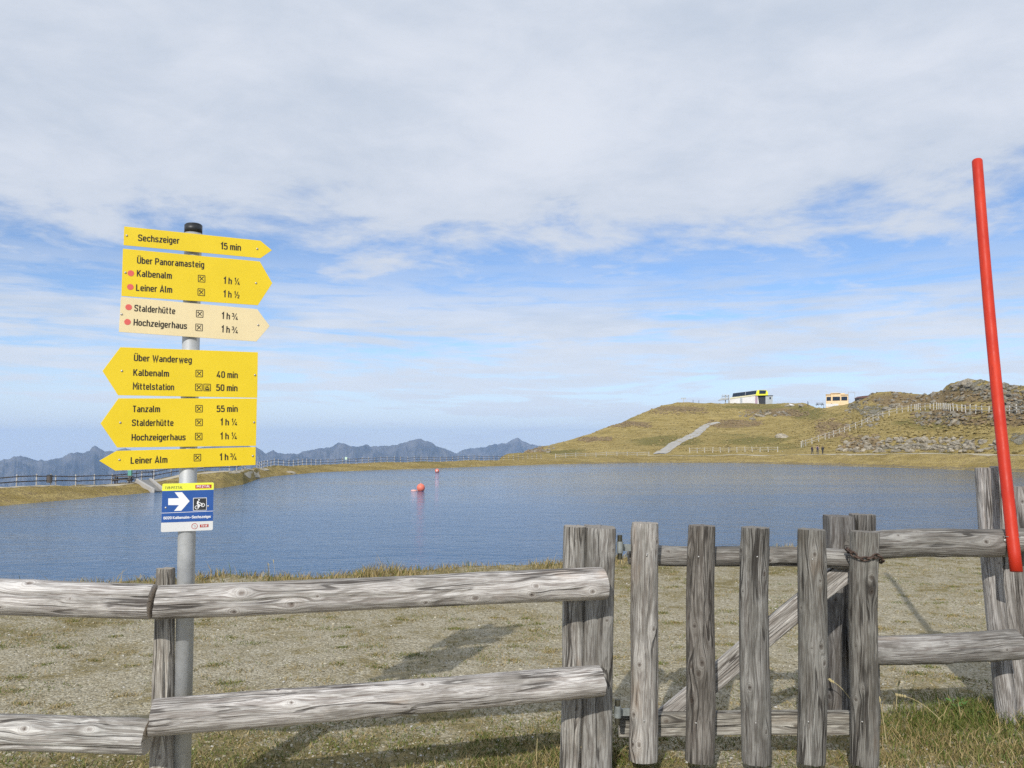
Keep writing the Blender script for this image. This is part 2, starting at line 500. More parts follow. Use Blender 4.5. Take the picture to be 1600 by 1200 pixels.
def make_vcol(name, rough=0.7, sheen=0.0):
    m, t, p = mat(name)
    c = t.node('ShaderNodeAttribute', attribute_name='tint').outputs['Color']
    t.put(p, 'Base Color', c)
    p.inputs['Roughness'].default_value = rough
    p.inputs['Specular IOR Level'].default_value = 0.25
    return m
GRASS = make_vcol('grass_blade', 0.6)
PEBB = make_vcol('pebble_stone', 0.85)

YELLOW = plain('sign_yellow', (0.80, 0.585, 0.012), 0.42, var=0.025, scale=5)
CREAM = plain('sign_cream', (0.80, 0.66, 0.38), 0.45, var=0.03, scale=5)
EDGE = plain('sign_edge', (0.55, 0.42, 0.1), 0.5)
BLACK = plain('print_black', (0.022, 0.017, 0.012), 0.5)
REDDOT = plain('print_coral', (0.72, 0.12, 0.10), 0.5, var=0.03)
BLUE = plain('sign_blue', (0.018, 0.085, 0.32), 0.4, var=0.03)
WHITEP = plain('print_white', (0.82, 0.82, 0.82), 0.45, var=0.02)
GREYP = plain('sign_pale_grey', (0.66, 0.66, 0.65), 0.45, var=0.03)
LEMON = plain('sign_lemon', (0.80, 0.82, 0.06), 0.45, var=0.03)
REDP = plain('print_red', (0.42, 0.03, 0.02), 0.45, var=0.04)
STEEL = plain('galvanised_steel', (0.50, 0.51, 0.51), 0.5, 0.35, 0.08, 14, 0.05)
SCREW = plain('screw_metal', (0.45, 0.44, 0.42), 0.35, 0.7)
CAP = plain('black_plastic', (0.02, 0.022, 0.025), 0.45)
RUST = plain('rusty_chain', (0.10, 0.065, 0.05), 0.65, 0.5, 0.4, 60, 0.2)
HINGE = plain('hinge_metal', (0.09, 0.085, 0.06), 0.5, 0.7, 0.25, 40, 0.1)
BUOY = plain('buoy_coral_plastic', (0.80, 0.20, 0.13), 0.5, var=0.08, scale=4)
BUOYW = plain('buoy_pale_plastic', (0.78, 0.42, 0.36), 0.45)
CONC = plain('concrete', (0.22, 0.215, 0.20), 0.85, var=0.15, scale=3, bump=0.3)
DARKM = plain('dark_metal', (0.05, 0.055, 0.06), 0.5, 0.4)
WEATH = plain('brown_grey_timber', (0.44, 0.41, 0.35), 0.9, var=0.3, scale=3)
POSTM = plain('pale_post_timber', (0.62, 0.60, 0.55), 0.9, var=0.3, scale=2)
TIMB = plain('fence_timber', (0.50, 0.48, 0.45), 0.85, var=0.25, scale=6)
TIMBD = plain('dark_timber', (0.10, 0.088, 0.08), 0.85, var=0.3, scale=6)
STRAPM = plain('dull_strap_metal', (0.26, 0.28, 0.27), 0.6, 0.3, 0.2, 30)
GREENP = plain('green_paint', (0.12, 0.36, 0.28), 0.5)

def make_red():
    m, t, p = mat('red_pole_paint')
    co = t.node('ShaderNodeTexCoord').outputs['Object']
    n = t.noise(t.vm('MULTIPLY', co, (1, 1, 0.3)), 40, 5, 0.7)
    n2 = t.noise(t.vm('MULTIPLY', co, (1, 1, 0.6)), 5, 4, 0.6)
    c = t.mix(t.smooth(n2, 0.3, 0.7), (0.47, 0.024, 0.009), (0.60, 0.042, 0.014))
    c = t.mix(t.smooth(n, 0.66, 0.76, 0.0, 0.45), c, (0.72, 0.22, 0.15))
    t.put(p, 'Base Color', c)
    t.put(p, 'Roughness', t.smooth(n, 0.3, 0.7, 0.42, 0.62))
    p.inputs['Specular IOR Level'].default_value = 0.3
    scr = t.noise(t.vm('MULTIPLY', co, (1, 1, 0.08)), 70, 3, 0.6)
    c = t.mix(t.smooth(scr, 0.66, 0.72, 0.0, 0.6), c, (0.33, 0.02, 0.012))
    t.put(p, 'Base Color', c)
    t.put(p, 'Normal', t.bump(n, 0.25, 0.003))
    return m
RED = make_red()

# ------------------------------------------------------------------ terrain
HW = 4.2
ZW = EYE - HW                                # water level
near = [(-3000, 960), (-1200, 945), (-300, 935), (0, 925), (150, 916), (330, 906), (440, 902), (560, 893), (700, 887), (880, 880), (1040, 868), (1245, 853),
        (1400, 846), (1600, 838), (1900, 830), (3000, 850), (6000, 900)]
wat = [(-3000, 960), (-1200, 905), (-600, 850), (-250, 815), (0, 791), (100, 782), (200, 773.5), (240, 769), (300, 765), (350, 762), (380, 757.5), (396, 752), (404, 748), (430, 744),
       (500, 738), (600, 734), (700, 731), (800, 727.5), (860, 725.5), (1000, 723.5), (1150, 723.5), (1300, 727), (1400, 731), (1500, 734),
       (1600, 738), (1900, 755), (2400, 800), (3000, 850), (6000, 900)]
top = [(-3000, 900), (-1200, 850), (-600, 800), (-250, 778), (0, 765), (100, 762), (200, 757.5), (240, 752), (300, 743), (350, 738), (380, 736), (396, 734.5), (404, 733), (430, 730.5),
       (500, 727), (600, 724), (700, 721.5), (800, 718.5), (860, 716), (1000, 713), (1150, 711.5), (1300, 710.5), (1400, 710), (1500, 710),
       (1600, 711), (1900, 718), (2400, 740), (3000, 770), (6000, 800)]
crest = [(780, 720, 190), (792, 712, 215), (810, 705, 235), (850, 697, 262), (885, 690, 280), (920, 682, 295), (950, 671, 305), (980, 660, 315), (1010, 647, 325), (1040, 636, 335), (1060, 631, 340),
         (1080, 629.5, 345), (1140, 628.5, 350), (1175, 627.5, 350), (1215, 629.5, 345), (1240, 633, 325), (1290, 634, 275), (1328, 628, 265), (1345, 620, 255), (1370, 613, 250), (1395, 610, 240),
         (1440, 611, 225), (1475, 610, 210), (1490, 602, 200), (1520, 598.5, 190), (1560, 600, 182), (1600, 604, 175), (1700, 596, 165), (1900, 600, 150), (2400, 650, 130), (3000, 700, 110), (6000, 760, 90)]
NH = 8
def interp(tab, x, c=1): return float(np.interp(x, [t[0] for t in tab], [t[c] for t in tab]))
xk = sorted(set([t[0] for t in near] + [t[0] for t in wat] + [t[0] for t in crest] + list(range(-300, 2000, 40)) + [765]))
prof_az, prof_r, prof_z = [], [], []
for x in xk:
    az = az_of(x)
    e = onz(x, interp(near, x), 0.0); r0 = math.hypot(e.x, e.y)
    wv = onz(x, interp(wat, x), ZW); rw = math.hypot(wv.x, wv.y)
    yt = interp(top, x)
    k = float(np.clip((rw - r0 - 6) / 14, 0, 1))
    rw = max(rw, r0 + 16)
    wbank = 4.5 + 0.02 * rw
    rt = rw + wbank
    def z_at(y, r):
        d = ray(x, y)
        return EYE + d.z * r / math.hypot(d.x, d.y)
    zt = z_at(yt, rt)
    if k < 1: zt = zt * k
    rr = [0, r0, r0 + 5.2, r0 + 8, rw - 4, rw, rt, rt + 4]
    zz_ = [0, 0, (ZW - 0.1) * k, -4.0 * k, -4.0 * k, ZW * k, zt, zt + 0.02]
    if x >= 780:
        cy, cr = interp(crest, x), interp(crest, x, 2)
        ypth = pix((math.sin(az) * (rt + 4), math.cos(az) * (rt + 4), zt + 0.02))[1]
        cr = max(cr, rt + 30)
        # front face is steeper than the back for the near ridge
        for j in range(1, NH + 1):
            tt = j / NH
            yy = ypth + (cy - ypth) * tt
            rj = rt + 4 + (cr - rt - 4) * tt ** 1.15
            rr.append(rj)
            zz_.append(z_at(yy, rj))
        zs = zz_[-1]
        rr += [cr * 1.12, cr * 1.5, 1200, 3200, 12900]
        zz_ += [zs - 1.5, zs - 22, -160, -640, -640]
    else:
        for j in range(1, NH + 1):
            rr.append(rt + 4 + 10 * j)
            zz_.append(zt - 0.2 - 4.5 * j)
        rr += [rt + 110, rt + 250, 1200, 3200, 12900]
        zz_ += [zt - 48, zt - 110, -420, -640, -640]
    prof_az.append(az); prof_r.append(rr); prof_z.append(zz_)
# the land behind the photographer: level meadow
prof_az = np.array(prof_az); prof_r = np.array(prof_r, float); prof_z = np.array(prof_z, float)
KP = prof_r.shape[1]
def prof(az):
    a = np.asarray(az, float)
    rrs = np.stack([np.interp(a, prof_az, prof_r[:, k]) for k in range(KP)], -1)
    zs = np.stack([np.interp(a, prof_az, prof_z[:, k]) for k in range(KP)], -1)
    return rrs, zs

def ell(px, py, L):
    m = np.zeros_like(px)
    for cx, cy, ax, ay in L:
        d = ((px - cx) / ax) ** 2 + ((py - cy) / ay) ** 2
        m = np.maximum(m, np.clip(1.25 - d, 0, 1))
    return m
ROCKY = [(1545, 610, 85, 13), (1478, 655, 46, 10), (1580, 634, 36, 24), (1425, 697, 120, 8), (1362, 640, 30, 12), (1195, 647, 20, 4), (838, 702, 24, 6), (1592, 682, 20, 12), (1335, 632, 14, 8)]
HEATH = [(1450, 622, 110, 12), (1490, 652, 66, 12), (1345, 692, 30, 12), (1060, 642, 46, 5), (985, 664, 34, 4), (1150, 661, 44, 5), (1215, 645, 50, 5), (1300, 668, 26, 14), (830, 703, 22, 6), (1585, 640, 34, 26), (930, 686, 26, 3)]
GREEN = [(1190, 636, 60, 9), (1040, 690, 60, 9), (1270, 645, 50, 10), (1200, 690, 70, 8), (1440, 665, 70, 10), (880, 705, 40, 6), (1400, 712, 200, 6)]

def hnoise(X, Y, r, rel, px, py):
    """relief added to the profile; rel = profile position (segment + t)"""
    z = np.zeros_like(X)
    n0 = sstep(rel, 0.0, 0.2) * (1 - sstep(rel, 0.9, 1.3))
    z += (1 - sstep(rel, 1.0, 1.5)) * (0.018 * fbm(X * 0.9, Y * 0.9, 0, 3, 3) + 0.006 * fbm(X * 5, Y * 5, 0, 3, 5))
    z += np.clip(1 - np.abs(rel - 1.0) / 0.12, 0, 1) * 0.05 * fbm(X * 1.5, Y * 1.5, 0, 3, 9)
    bank = sstep(rel, 4.9, 5.4) * (1 - sstep(rel, 7.0, 7.6))
    z += bank * (0.14 * fbm(X * 0.25, Y * 0.25, 0, 3, 21) + 0.05 * fbm(X * 1.3, Y * 1.3, 0, 3, 22))
    hill = sstep(rel, 7.1, 8.5) * (1 - sstep(rel, 16.5, 18))
    rk = ell(px, py, ROCKY)
    z += hill * (0.9 * fbm(X * 0.03, Y * 0.03, 0, 3, 31) + 0.22 * fbm(X * 0.2, Y * 0.2, 0, 4, 33))
    z += hill * rk * (0.40 * np.abs(fbm(X * 0.22, Y * 0.22, 0, 4, 35)) + 0.35 * fbm(X * 0.9, Y * 0.9, 0, 3, 37))
    return z

def build_terrain():
    half = R(36)
    a_in = np.linspace(-half, half, 640)
    a_out_l = np.linspace(-math.pi, -half, 70)[:-1]
    a_out_r = np.linspace(half, math.pi, 70)[1:]
    A = np.concatenate([a_out_l, a_in, a_out_r])
    rr, zz2 = prof(A)
    # smooth the plan a little so knots do not crease
    kern = np.array([1, 2, 3, 2, 1.]); kern /= kern.sum()
    subs = [70, 5, 3, 3, 3, 10, 4] + [11] * NH + [6, 4, 6, 4, 4]
    rings, rel = [], []
    for k in range(KP - 1):
        for j in range(subs[k]):
            t = j / subs[k]
            if k == 0: t = t ** 0.9 if t > 0 else 0.02
            rings.append((k, t)); rel.append(k + t)
    rings.append((KP - 2, 1.0)); rel.append(KP - 1)
    Rm = np.stack([rr[:, k] + (rr[:, k + 1] - rr[:, k]) * t for k, t in rings], 1)
    Zm = np.stack([zz2[:, k] + (zz2[:, k + 1] - zz2[:, k]) * t for k, t in rings], 1)
    rel = np.broadcast_to(np.array(rel)[None, :], Rm.shape)
    X = Rm * np.sin(A)[:, None]; Y = Rm * np.cos(A)[:, None]
    cp, sp = math.cos(PITCH), math.sin(PITCH)
    fw = Y * cp + (Zm - EYE) * sp
    ok = fw > 0.3
    fws = np.where(ok, fw, 1)
    px = np.where(ok, 800 + FPX * X / fws, -9999)
    py = np.where(ok, 600 - FPX * (-Y * sp + (Zm - EYE) * cp) / fws, 9999)
    Z = Zm + hnoise(X, Y, Rm, rel, px, py)
    nA, nR = X.shape
    V = np.stack([X, Y, Z], -1).reshape(-1, 3)
    i = np.arange(nA - 1)[:, None] * nR + np.arange(nR - 1)[None, :]
    F = np.stack([i, i + 1, i + nR + 1, i + nR], -1).reshape(-1, 4)[:, ::-1]
    midx = np.where(np.broadcast_to(rel[0, :-1][None, :], (nA - 1, nR - 1)) < 1.35, 0, 1).ravel()
    me = mesh_np('ground', V, F, [GROUND, HILL], True, midx)
    def attr(n, arr):
        at_ = me.attributes.new(n, 'FLOAT', 'POINT')
        at_.data.foreach_set('value', np.asarray(arr, np.float32).ravel())
    hillm = (rel > 7.0)
    attr('rocky', ell(px, py, ROCKY) * hillm)
    attr('heath', ell(px, py, HEATH) * hillm + 0.42 * ((rel > 5.0) & (rel < 6.75)))
    attr('green', ell(px, py, GREEN) * hillm + 0.25 * ((rel > 6) & (rel < 7.2)))
    d = np.clip(1 - np.abs(rel - 5.1) / 0.5, 0, 1) * 0.62 * (px > 900) + np.clip(1 - np.abs(rel - 5.05) / 0.22, 0, 1) * 0.6 * (px <= 900) + (np.clip(1 - np.abs(rel - 6.75) / 0.28, 0, 1) * (0.75 * (px < 780) + 0.9 * (px > 1000) * 0))
    attr('dirt', d)
    # turf shows more towards the water, along the fence and to the lower left
    tf = 0.30 + 0.32 * sstep(rel, 0.62, 0.98) + 0.5 * np.exp(-((Y - 4.0) / 0.55) ** 2) * (1 - 0.6 * np.exp(-((X - 1.3) / 0.9) ** 2)) + 0.10 * (1 - sstep(Y, 5.5, 8.5)) * 0
    attr('turf', tf)
    return tag(obj('ground', me), kind='structure')
ground = build_terrain()
from mathutils.bvhtree import BVHTree
BVH = BVHTree.FromPolygons([v.co for v in ground.data.vertices], [tuple(p.vertices) for p in ground.data.polygons])
def terrain_z(X, Y):
    """height of the ground at one place"""
    h = BVH.ray_cast(Vector((X, Y, 900)), Vector((0, 0, -1)))
    return h[0].z if h[0] is not None else 0.0
def hit(x, y, r0=3.0, r1=900.0):
    """where the direction (x, y) of the photograph meets the ground"""
    d = ray(x, y).normalized()
    h = BVH.ray_cast(Vector((0, 0, EYE)) + d * r0, d, r1)
    return h[0]

# lake surface: ends inside the banks
def build_lake():
    lo, hi = az_of(-700), az_of(3000)
    A = np.linspace(lo, hi, 400)
    rr, _ = prof(A)
    nR = 60
    T = np.linspace(0, 1, nR) ** 1.6
    Rm = (rr[:, 2] - 0.4)[:, None] + (rr[:, 5] + 1.2 - rr[:, 2] + 0.4)[:, None] * T[None, :]
    X = Rm * np.sin(A)[:, None]; Y = Rm * np.cos(A)[:, None]
    V = np.stack([X, Y, np.full_like(X, ZW)], -1).reshape(-1, 3)
    i = np.arange(len(A) - 1)[:, None] * nR + np.arange(nR - 1)[None, :]
    F = np.stack([i, i + 1, i + nR + 1, i + nR], -1).reshape(-1, 4)[:, ::-1]
    return tag(obj('lake_water', mesh_np('lake_water', V, F, WATER)), kind='structure')
lake = build_lake()

# ------------------------------------------------------------------ mountains
def build_range(name, prof_px, D, seed, depth=2600, drop=-640):
    xs = np.array([p[0] for p in prof_px], float)
    ys = np.array([p[1] for p in prof_px], float)
    xx = np.linspace(xs[0], xs[-1], int((xs[-1] - xs[0]) / 0.8))
    yy = np.interp(xx, xs, ys)
    yy += 0.9 * fbm(xx * 0.14, 0 * xx, 0, 5, seed, 0.6)
    ridge_z = np.array([EYE + ray(a, b).z / math.hypot(ray(a, b).x, ray(a, b).y) * D for a, b in zip(xx, yy)])
    az = np.array([az_of(a) for a in xx])
    nR = 110
    T = np.linspace(-1, 0.6, nR)[None, :]
    wob = 260 * fbm(az * 40, 0 * az, 0, 3, seed + 5)[:, None]
    Rm = D + wob * (1 - np.abs(T)) * 0 + T * depth * 0.75 * (0.9 + 0.2 * vnoise(az * 30, 0 * az, 0, seed + 8)[:, None])
    a2 = np.broadcast_to(az[:, None], Rm.shape)
    X, Y = Rm * np.sin(a2), Rm * np.cos(a2)
    H = ridge_z[:, None] - drop
    fall = np.abs(T)
    base = (1 - fall) ** 1.15
    warp = fbm(X * 0.0009, Y * 0.0009, 0, 4, seed + 31)
    rid = 1 - np.abs(fbm(a2 * 20 + warp * 1.3, T * 4.5 + warp * 1.5, 0, 6, seed + 11, 0.6)) * 1.25     # spurs running down from the ridge
    rid2 = fbm(X * 0.004, Y * 0.004, 0, 5, seed + 15)
    Z = drop + H * base + np.minimum(fall * 5, 1) * base * (300 * (rid - 0.72) + 150 * rid2)
    cap = EYE + (ridge_z[:, None] - EYE) * (Rm / D) - 3          # nothing rises above the measured ridge line
    Z = np.where(fall > 0.012, np.minimum(Z, cap), Z)
    V = np.stack([X, Y, Z], -1).reshape(-1, 3)
    nA = len(xx)
    i = np.arange(nA - 1)[:, None] * nR + np.arange(nR - 1)[None, :]
    F = np.stack([i, i + 1, i + nR + 1, i + nR], -1).reshape(-1, 4)[:, ::-1]
    return tag(obj(name, mesh_np(name, V, F, MTN, True)), kind='structure')
pk = [(-900, 700), (-500, 690), (-300, 705), (-150, 695), (-60, 712), (0, 719.5), (18, 715), (33, 710.5), (45, 715), (54, 719), (60, 719.5), (64, 716.5), (72, 719.5), (99, 713.5), (111, 706.6), (132, 706), (139.5, 703), (144, 697.6), (148.5, 696), (156, 700), (168, 704.5),
      (185, 703), (196, 699), (212, 704), (250, 708), (290, 703), (330, 697), (360, 694), (385, 696), (400, 699), (416, 708), (426.5, 702), (432.5, 706.5), (449, 708.6), (467, 709.5), (473, 705), (500, 699),
      (515, 698.4), (527, 692.4), (536, 693), (548, 697.5), (566, 696), (575, 695.4), (579, 697.5), (602, 696.6), (620, 695.4), (638, 689), (650, 685), (659, 685.5), (674, 691.5), (680, 696), (695, 700.5), (711.5, 708), (740, 722), (790, 745), (860, 770)]
build_range('mountains', pk, 8200, 100)
pk2 = [(640, 760), (680, 728), (711, 709), (725, 702), (740, 699.6), (758, 697.5), (773, 693.6), (791, 692.4), (800, 687), (809, 684), (818, 688.5), (830, 693.6), (839, 694.8), (870, 700), (930, 690), (1000, 700), (1200, 690), (1500, 700), (2000, 690), (2600, 700)]
build_range('mountains', pk2, 9600, 140)

# ------------------------------------------------------------------ haze
hz = MB().box((0, 0, (-641.5 + 215) / 2), (26400, 26400, 856.5))
hm = bpy.data.materials.new('mountain_air')
hm.use_nodes = True
ht = NT(hm.node_tree)
ht.n.clear()
pv = ht.node('ShaderNodeVolumePrincipled', {'Color': (0.41, 0.62, 1.0, 1), 'Density': 7.0e-5, 'Anisotropy': 0.0})
ht.l.new(pv.outputs[0], ht.node('ShaderNodeOutputMaterial').inputs['Volume'])
haze = tag(hz.build('haze', hm), kind='stuff')

# ------------------------------------------------------------------ logs
def log(name, parent, A, B, ra, rb, seed=0, sq=2.0, asp=1.0, knots=5, tone=(1, 1, 1), na=72, step=0.014, tilt=0.0, wob=0.035, bow=0.006):
    """a weathered log or beam from A to B; sq>2 squares the section, asp is depth / width"""
    A, B = Vector(A), Vector(B)
    rs = random.Random(seed)
    zax = (B - A).normalized()
    yax = Vector((0, 1, 0)); yax = (yax - zax * yax.dot(zax)).normalized()
    xax = yax.cross(zax)
    L = (B - A).length
    nz = max(6, int(L / step))
    th = np.arange(na) / na * 2 * math.pi
    zl = np.linspace(0, L, nz + 1)
    TH, ZL = np.meshgrid(th, zl)
    c, s = np.cos(TH), np.sin(TH)
    sec = 1.0 / ((np.abs(c)) ** sq + (np.abs(s) / asp) ** sq) ** (1 / sq)
    rad = (ra + (rb - ra) * ZL / L)
    nlow = fbm(c * 0.8 + seed, s * 0.8, ZL * 2.2, 3, seed)
    nmid = fbm(c * 5 + seed, s * 5, ZL * 3.0, 3, seed + 3)
    rr = rad * sec * (1 + wob * nlow + 0.010 * nmid)
    gth = TH.copy()
    kdist = np.full(TH.shape, 0.2)
    r_m = (ra + rb) / 2
    for _ in range(knots):
        # mostly on the side seen from the path (local -Y)
        k_th = -math.pi / 2 + rs.uniform(-1.15, 1.15) if rs.random() < 0.8 else rs.uniform(0, 6.28)
        k_z = rs.uniform(0.06, L - 0.06)
        sz = rs.uniform(0.7, 1.35)
        du = (TH - k_th + math.pi) % (2 * math.pi) - math.pi
        dd = np.sqrt((du * r_m) ** 2 + ((ZL - k_z) * 0.8) ** 2)
        kdist = np.minimum(kdist, dd / sz)
        rr += 0.0055 * sz * np.exp(-(dd / (0.026 * sz)) ** 2) - 0.006 * sz * np.exp(-(dd / (0.007 * sz)) ** 2)
        gth = gth - du * 0.85 * np.exp(-((du * r_m) ** 2 + ((ZL - k_z) * 0.45) ** 2) / (0.028 * sz) ** 2)
    for _ in range(3):                       # long drying checks, real grooves
        k_th = -math.pi / 2 + rs.uniform(-1.3, 1.3)
        z0 = rs.uniform(-0.1, L * 0.6); z1 = z0 + rs.uniform(0.3, 0.9) * L
        cen = k_th + 0.12 * fbm(ZL * 1.5 + seed, 0, 0, 2, seed + int(k_th * 10))
        du = (TH - cen + math.pi) % (2 * math.pi) - math.pi
        inside = sstep(ZL, z0, z0 + 0.15) * (1 - sstep(ZL, z1 - 0.15, z1))
        rr -= 0.010 * inside * np.exp(-(du * r_m / 0.0045) ** 2)
    bx = bow * np.sin(ZL / L * math.pi * rs.uniform(0.9, 2.1) + rs.uniform(0, 3)) - bow * math.sin(1.5) * 0
    Xl = rr * c + bx
    Yl = rr * s
    Zl = ZL + tilt * Xl * ((ZL / L) * 2 - 1)
    # slightly rounded, irregular ends
    for row, sg in ((0, 1), (nz, -1)):
        Xl[row] *= 0.975; Yl[row] *= 0.975
        Zl[row] += 0.0025 * vnoise(c[row] * 3 + seed, s[row] * 3, 0, 4)
    V = np.stack([Xl, Yl, Zl], -1).reshape(-1, 3)
    i = np.arange(nz)[:, None] * na + np.arange(na)[None, :]
    j = np.arange(nz)[:, None] * na + (np.arange(na)[None, :] + 1) % na
    F = np.stack([i, j, j + na, i + na], -1).reshape(-1, 4)
    # caps: a ring at half radius plus the centre
    extra, cf = [], []
    nv = len(V)
    for row, flip in ((0, True), (nz, False)):
        ring = V[row * na:(row + 1) * na]
        cen = ring.mean(0)
        inner = cen + (ring - cen) * 0.5
        inner[:, 2] += 0.001 * rs.random()
        b = nv + len(extra)
        extra += list(inner) + [cen]
        for q in range(na):
            q2 = (q + 1) % na
            a_, b_, c_, d_ = row * na + q, row * na + q2, b + q2, b + q
            cf.append((a_, d_, c_, b_) if flip else (a_, b_, c_, d_))
            cf.append((d_, b + na, c_, c_) if flip else (d_, c_, b + na, b + na))
    cf = [f if len(set(f)) == 4 else tuple(dict.fromkeys(f)) for f in cf]
    V = np.concatenate([V, np.array(extra)])
    Fl = [tuple(f) for f in F.tolist()] + cf
    mi = [0] * len(F) + [1] * len(cf)
    me = mesh_np(name, V, Fl, [WOOD, ENDW], True, mi)
    G = np.stack([r_m * np.cos(gth), r_m * np.sin(gth), ZL], -1).reshape(-1, 3)
    G = np.concatenate([G, np.zeros((len(extra), 3))])
    K = np.concatenate([kdist.ravel(), np.full(len(extra), 0.2)])
    a1 = me.attributes.new('grain', 'FLOAT_VECTOR', 'POINT'); a1.data.foreach_set('vector', G.astype(np.float32).ravel())
    a2 = me.attributes.new('knot', 'FLOAT', 'POINT'); a2.data.foreach_set('value', K.astype(np.float32))
    # sharp rim where the saw cut meets the side
    sh = np.zeros(len(me.edges), bool)
    ev = np.zeros(len(me.edges) * 2, np.int32); me.edges.foreach_get('vertices', ev); ev = ev.reshape(-1, 2)
    for row in (0, nz):
        lo_, hi_ = row * na, (row + 1) * na
        sh |= ((ev >= lo_) & (ev < hi_)).all(1)
    at_ = me.attributes.get('sharp_edge') or me.attributes.new('sharp_edge', 'BOOLEAN', 'EDGE')
    at_.data.foreach_set('value', sh)
    o = bpy.data.objects.new(name, me)
    o.color = (*tone, 1)
    link(o, parent)
    M = Matrix((xax, yax, zax)).transposed().to_4x4()
    M.translation = A
    pinv = parent.matrix_basis.inverted() if parent is not None else Matrix()
    o.matrix_basis = pinv @ M
    return o

LITE = (1.22, 1.19, 1.16)
MIDT = (0.66, 0.65, 0.62)
DARK = (0.60, 0.57, 0.54)
def wide(px, Y): return px / FPX * Y / 2     # half the width in metres of something px wide at depth Y
def bolt(parent, p, r=0.008):
    m = MB().sphere((0, 0, 0), r, 10, 6, (1, 0.5, 1))
    o = m.build('bolt', SCREW, parent, smooth=True)
    o.location = Vector(p) - parent.location
    return o

# left fence
fb = onz(254, 1240, 0)
fl = thing('wooden_fence', 'weathered log fence with two rails running from left edge to the gate post', 'fence', (at(255, 900, 3.45).x, 3.45, 0))
log('post', fl, at(249, 1262, 3.46), at(261, 888, 3.50), wide(36, 3.5), wide(28, 3.5), 11, knots=3, tone=(0.92, 0.88, 0.80))
log('rail', fl, at(-420, 926, 3.22), at(239.5, 938.5, 3.30), wide(57, 3.25), wide(52, 3.3), 12, knots=12, tone=LITE, bow=0.004)
log('rail', fl, at(243.5, 940, 3.30), at(943, 912.5, 3.84), wide(51, 3.3), wide(48, 3.84), 13, knots=11, tone=LITE, tilt=0.1, bow=0.004)
log('rail', fl, at(-420, 1130, 3.22), at(231, 1153, 3.30), wide(54, 3.25), wide(51, 3.3), 14, knots=8, tone=(1.2, 1.19, 1.15), bow=0.004)
log('rail', fl, at(236, 1120, 3.29), at(938, 1064, 3.84), wide(54, 3.3), wide(48, 3.84), 15, knots=9, tone=LITE, tilt=0.1, bow=0.004)
log('gate_post', fl, at(888, 1215, 4.02), at(900, 822, 4.00), wide(31, 4.0), wide(34, 4.0), 16, sq=2.6, knots=4, tone=(0.86, 0.84, 0.79))
log('gate_post', fl, at(928, 1225, 4.05), at(938.5, 823, 4.03), wide(48, 4.0), wide(48, 4.0), 17, sq=5, knots=3, tone=MIDT, wob=0.015)
for x, y, yy in ((907, 903, 3.775), (906, 912.5, 3.772), (925, 1067, 3.775), (915, 1066, 3.775)):
    bolt(fl, at(x, y, yy), 0.006)

# gate
gt = thing('wooden_gate', 'closed gate of five upright round pickets on a frame with diagonal brace', 'gate', (at(1180, 900, 4.06).x, 4.06, 0.04))
pick = [((1010, 817), (1003, 1187), 41, 44, (0.86, 0.84, 0.80)), ((1097, 821), (1092, 1188), 41, 45, (0.47, 0.445, 0.41)), ((1179.5, 824), (1180, 1190), 43, 45, (0.54, 0.535, 0.51)),
        ((1269, 827), (1268, 1190), 43, 43, (0.54, 0.535, 0.505)), ((1351, 830.5), (1349, 1193), 42, 43, (0.50, 0.49, 0.455))]
for i, (t_, b_, wt, wb, tn) in enumerate(pick):
    o = log('picket', gt, at(*b_, 4.03), at(*t_, 4.03), wide(wb, 4.03), wide(wt, 4.03), 30 + i, knots=7, tone=tn, asp=0.85)
o = log('top_rail', gt, at(982, 865, 4.145), at(1337, 874, 4.145), wide(31, 4.15), wide(30, 4.15), 40, knots=5, tone=MIDT)
o = log('bottom_rail', gt, at(966, 1131, 4.14), at(1330, 1130, 4.14), wide(33, 4.15), wide(33, 4.15), 41, sq=7, asp=0.6, knots=4, tone=(0.95, 0.93, 0.85), wob=0.01)
o = log('diagonal_brace', gt, at(1022, 1136, 4.19), at(1334, 880, 4.19), wide(34, 4.15), wide(34, 4.15), 42, sq=7, asp=0.45, knots=3, tone=(1.05, 1.03, 1.0), wob=0.01)
for (x, y0_, y1_, sy) in ((968.5, 836, 874, 855), (965, 1093, 1132, 1112)):
    h = MB().tube(at(x, y1_, 3.99), at(x, y0_, 3.99), 0.012, n=14)
    ho = h.build('hinge', HINGE, gt, smooth=False); ho.matrix_basis = gt.matrix_basis.inverted()
    a, b = at(x, sy, 4.0), at(x + 18, sy + 1, 4.09)
    st_ = MB().tube(at(x, sy + 9, 3.99), at(x, sy - 9, 3.99), 0.016, n=14).box((a + b) / 2, (abs(b.x - a.x), 0.010, 0.034))
    so = st_.build('strap', STRAPM, gt); so.matrix_basis = gt.matrix_basis.inverted()
for x, y in ((1013, 866), (1014, 868), (1005, 1127), (1096, 870), (1183, 870), (1271, 874), (1092, 1130), (1181, 1130), (1268, 1128), (1348, 1128)):
    bolt(gt, at(x + random.uniform(-5, 5), y, 4.03 - 0.060), 0.0045)

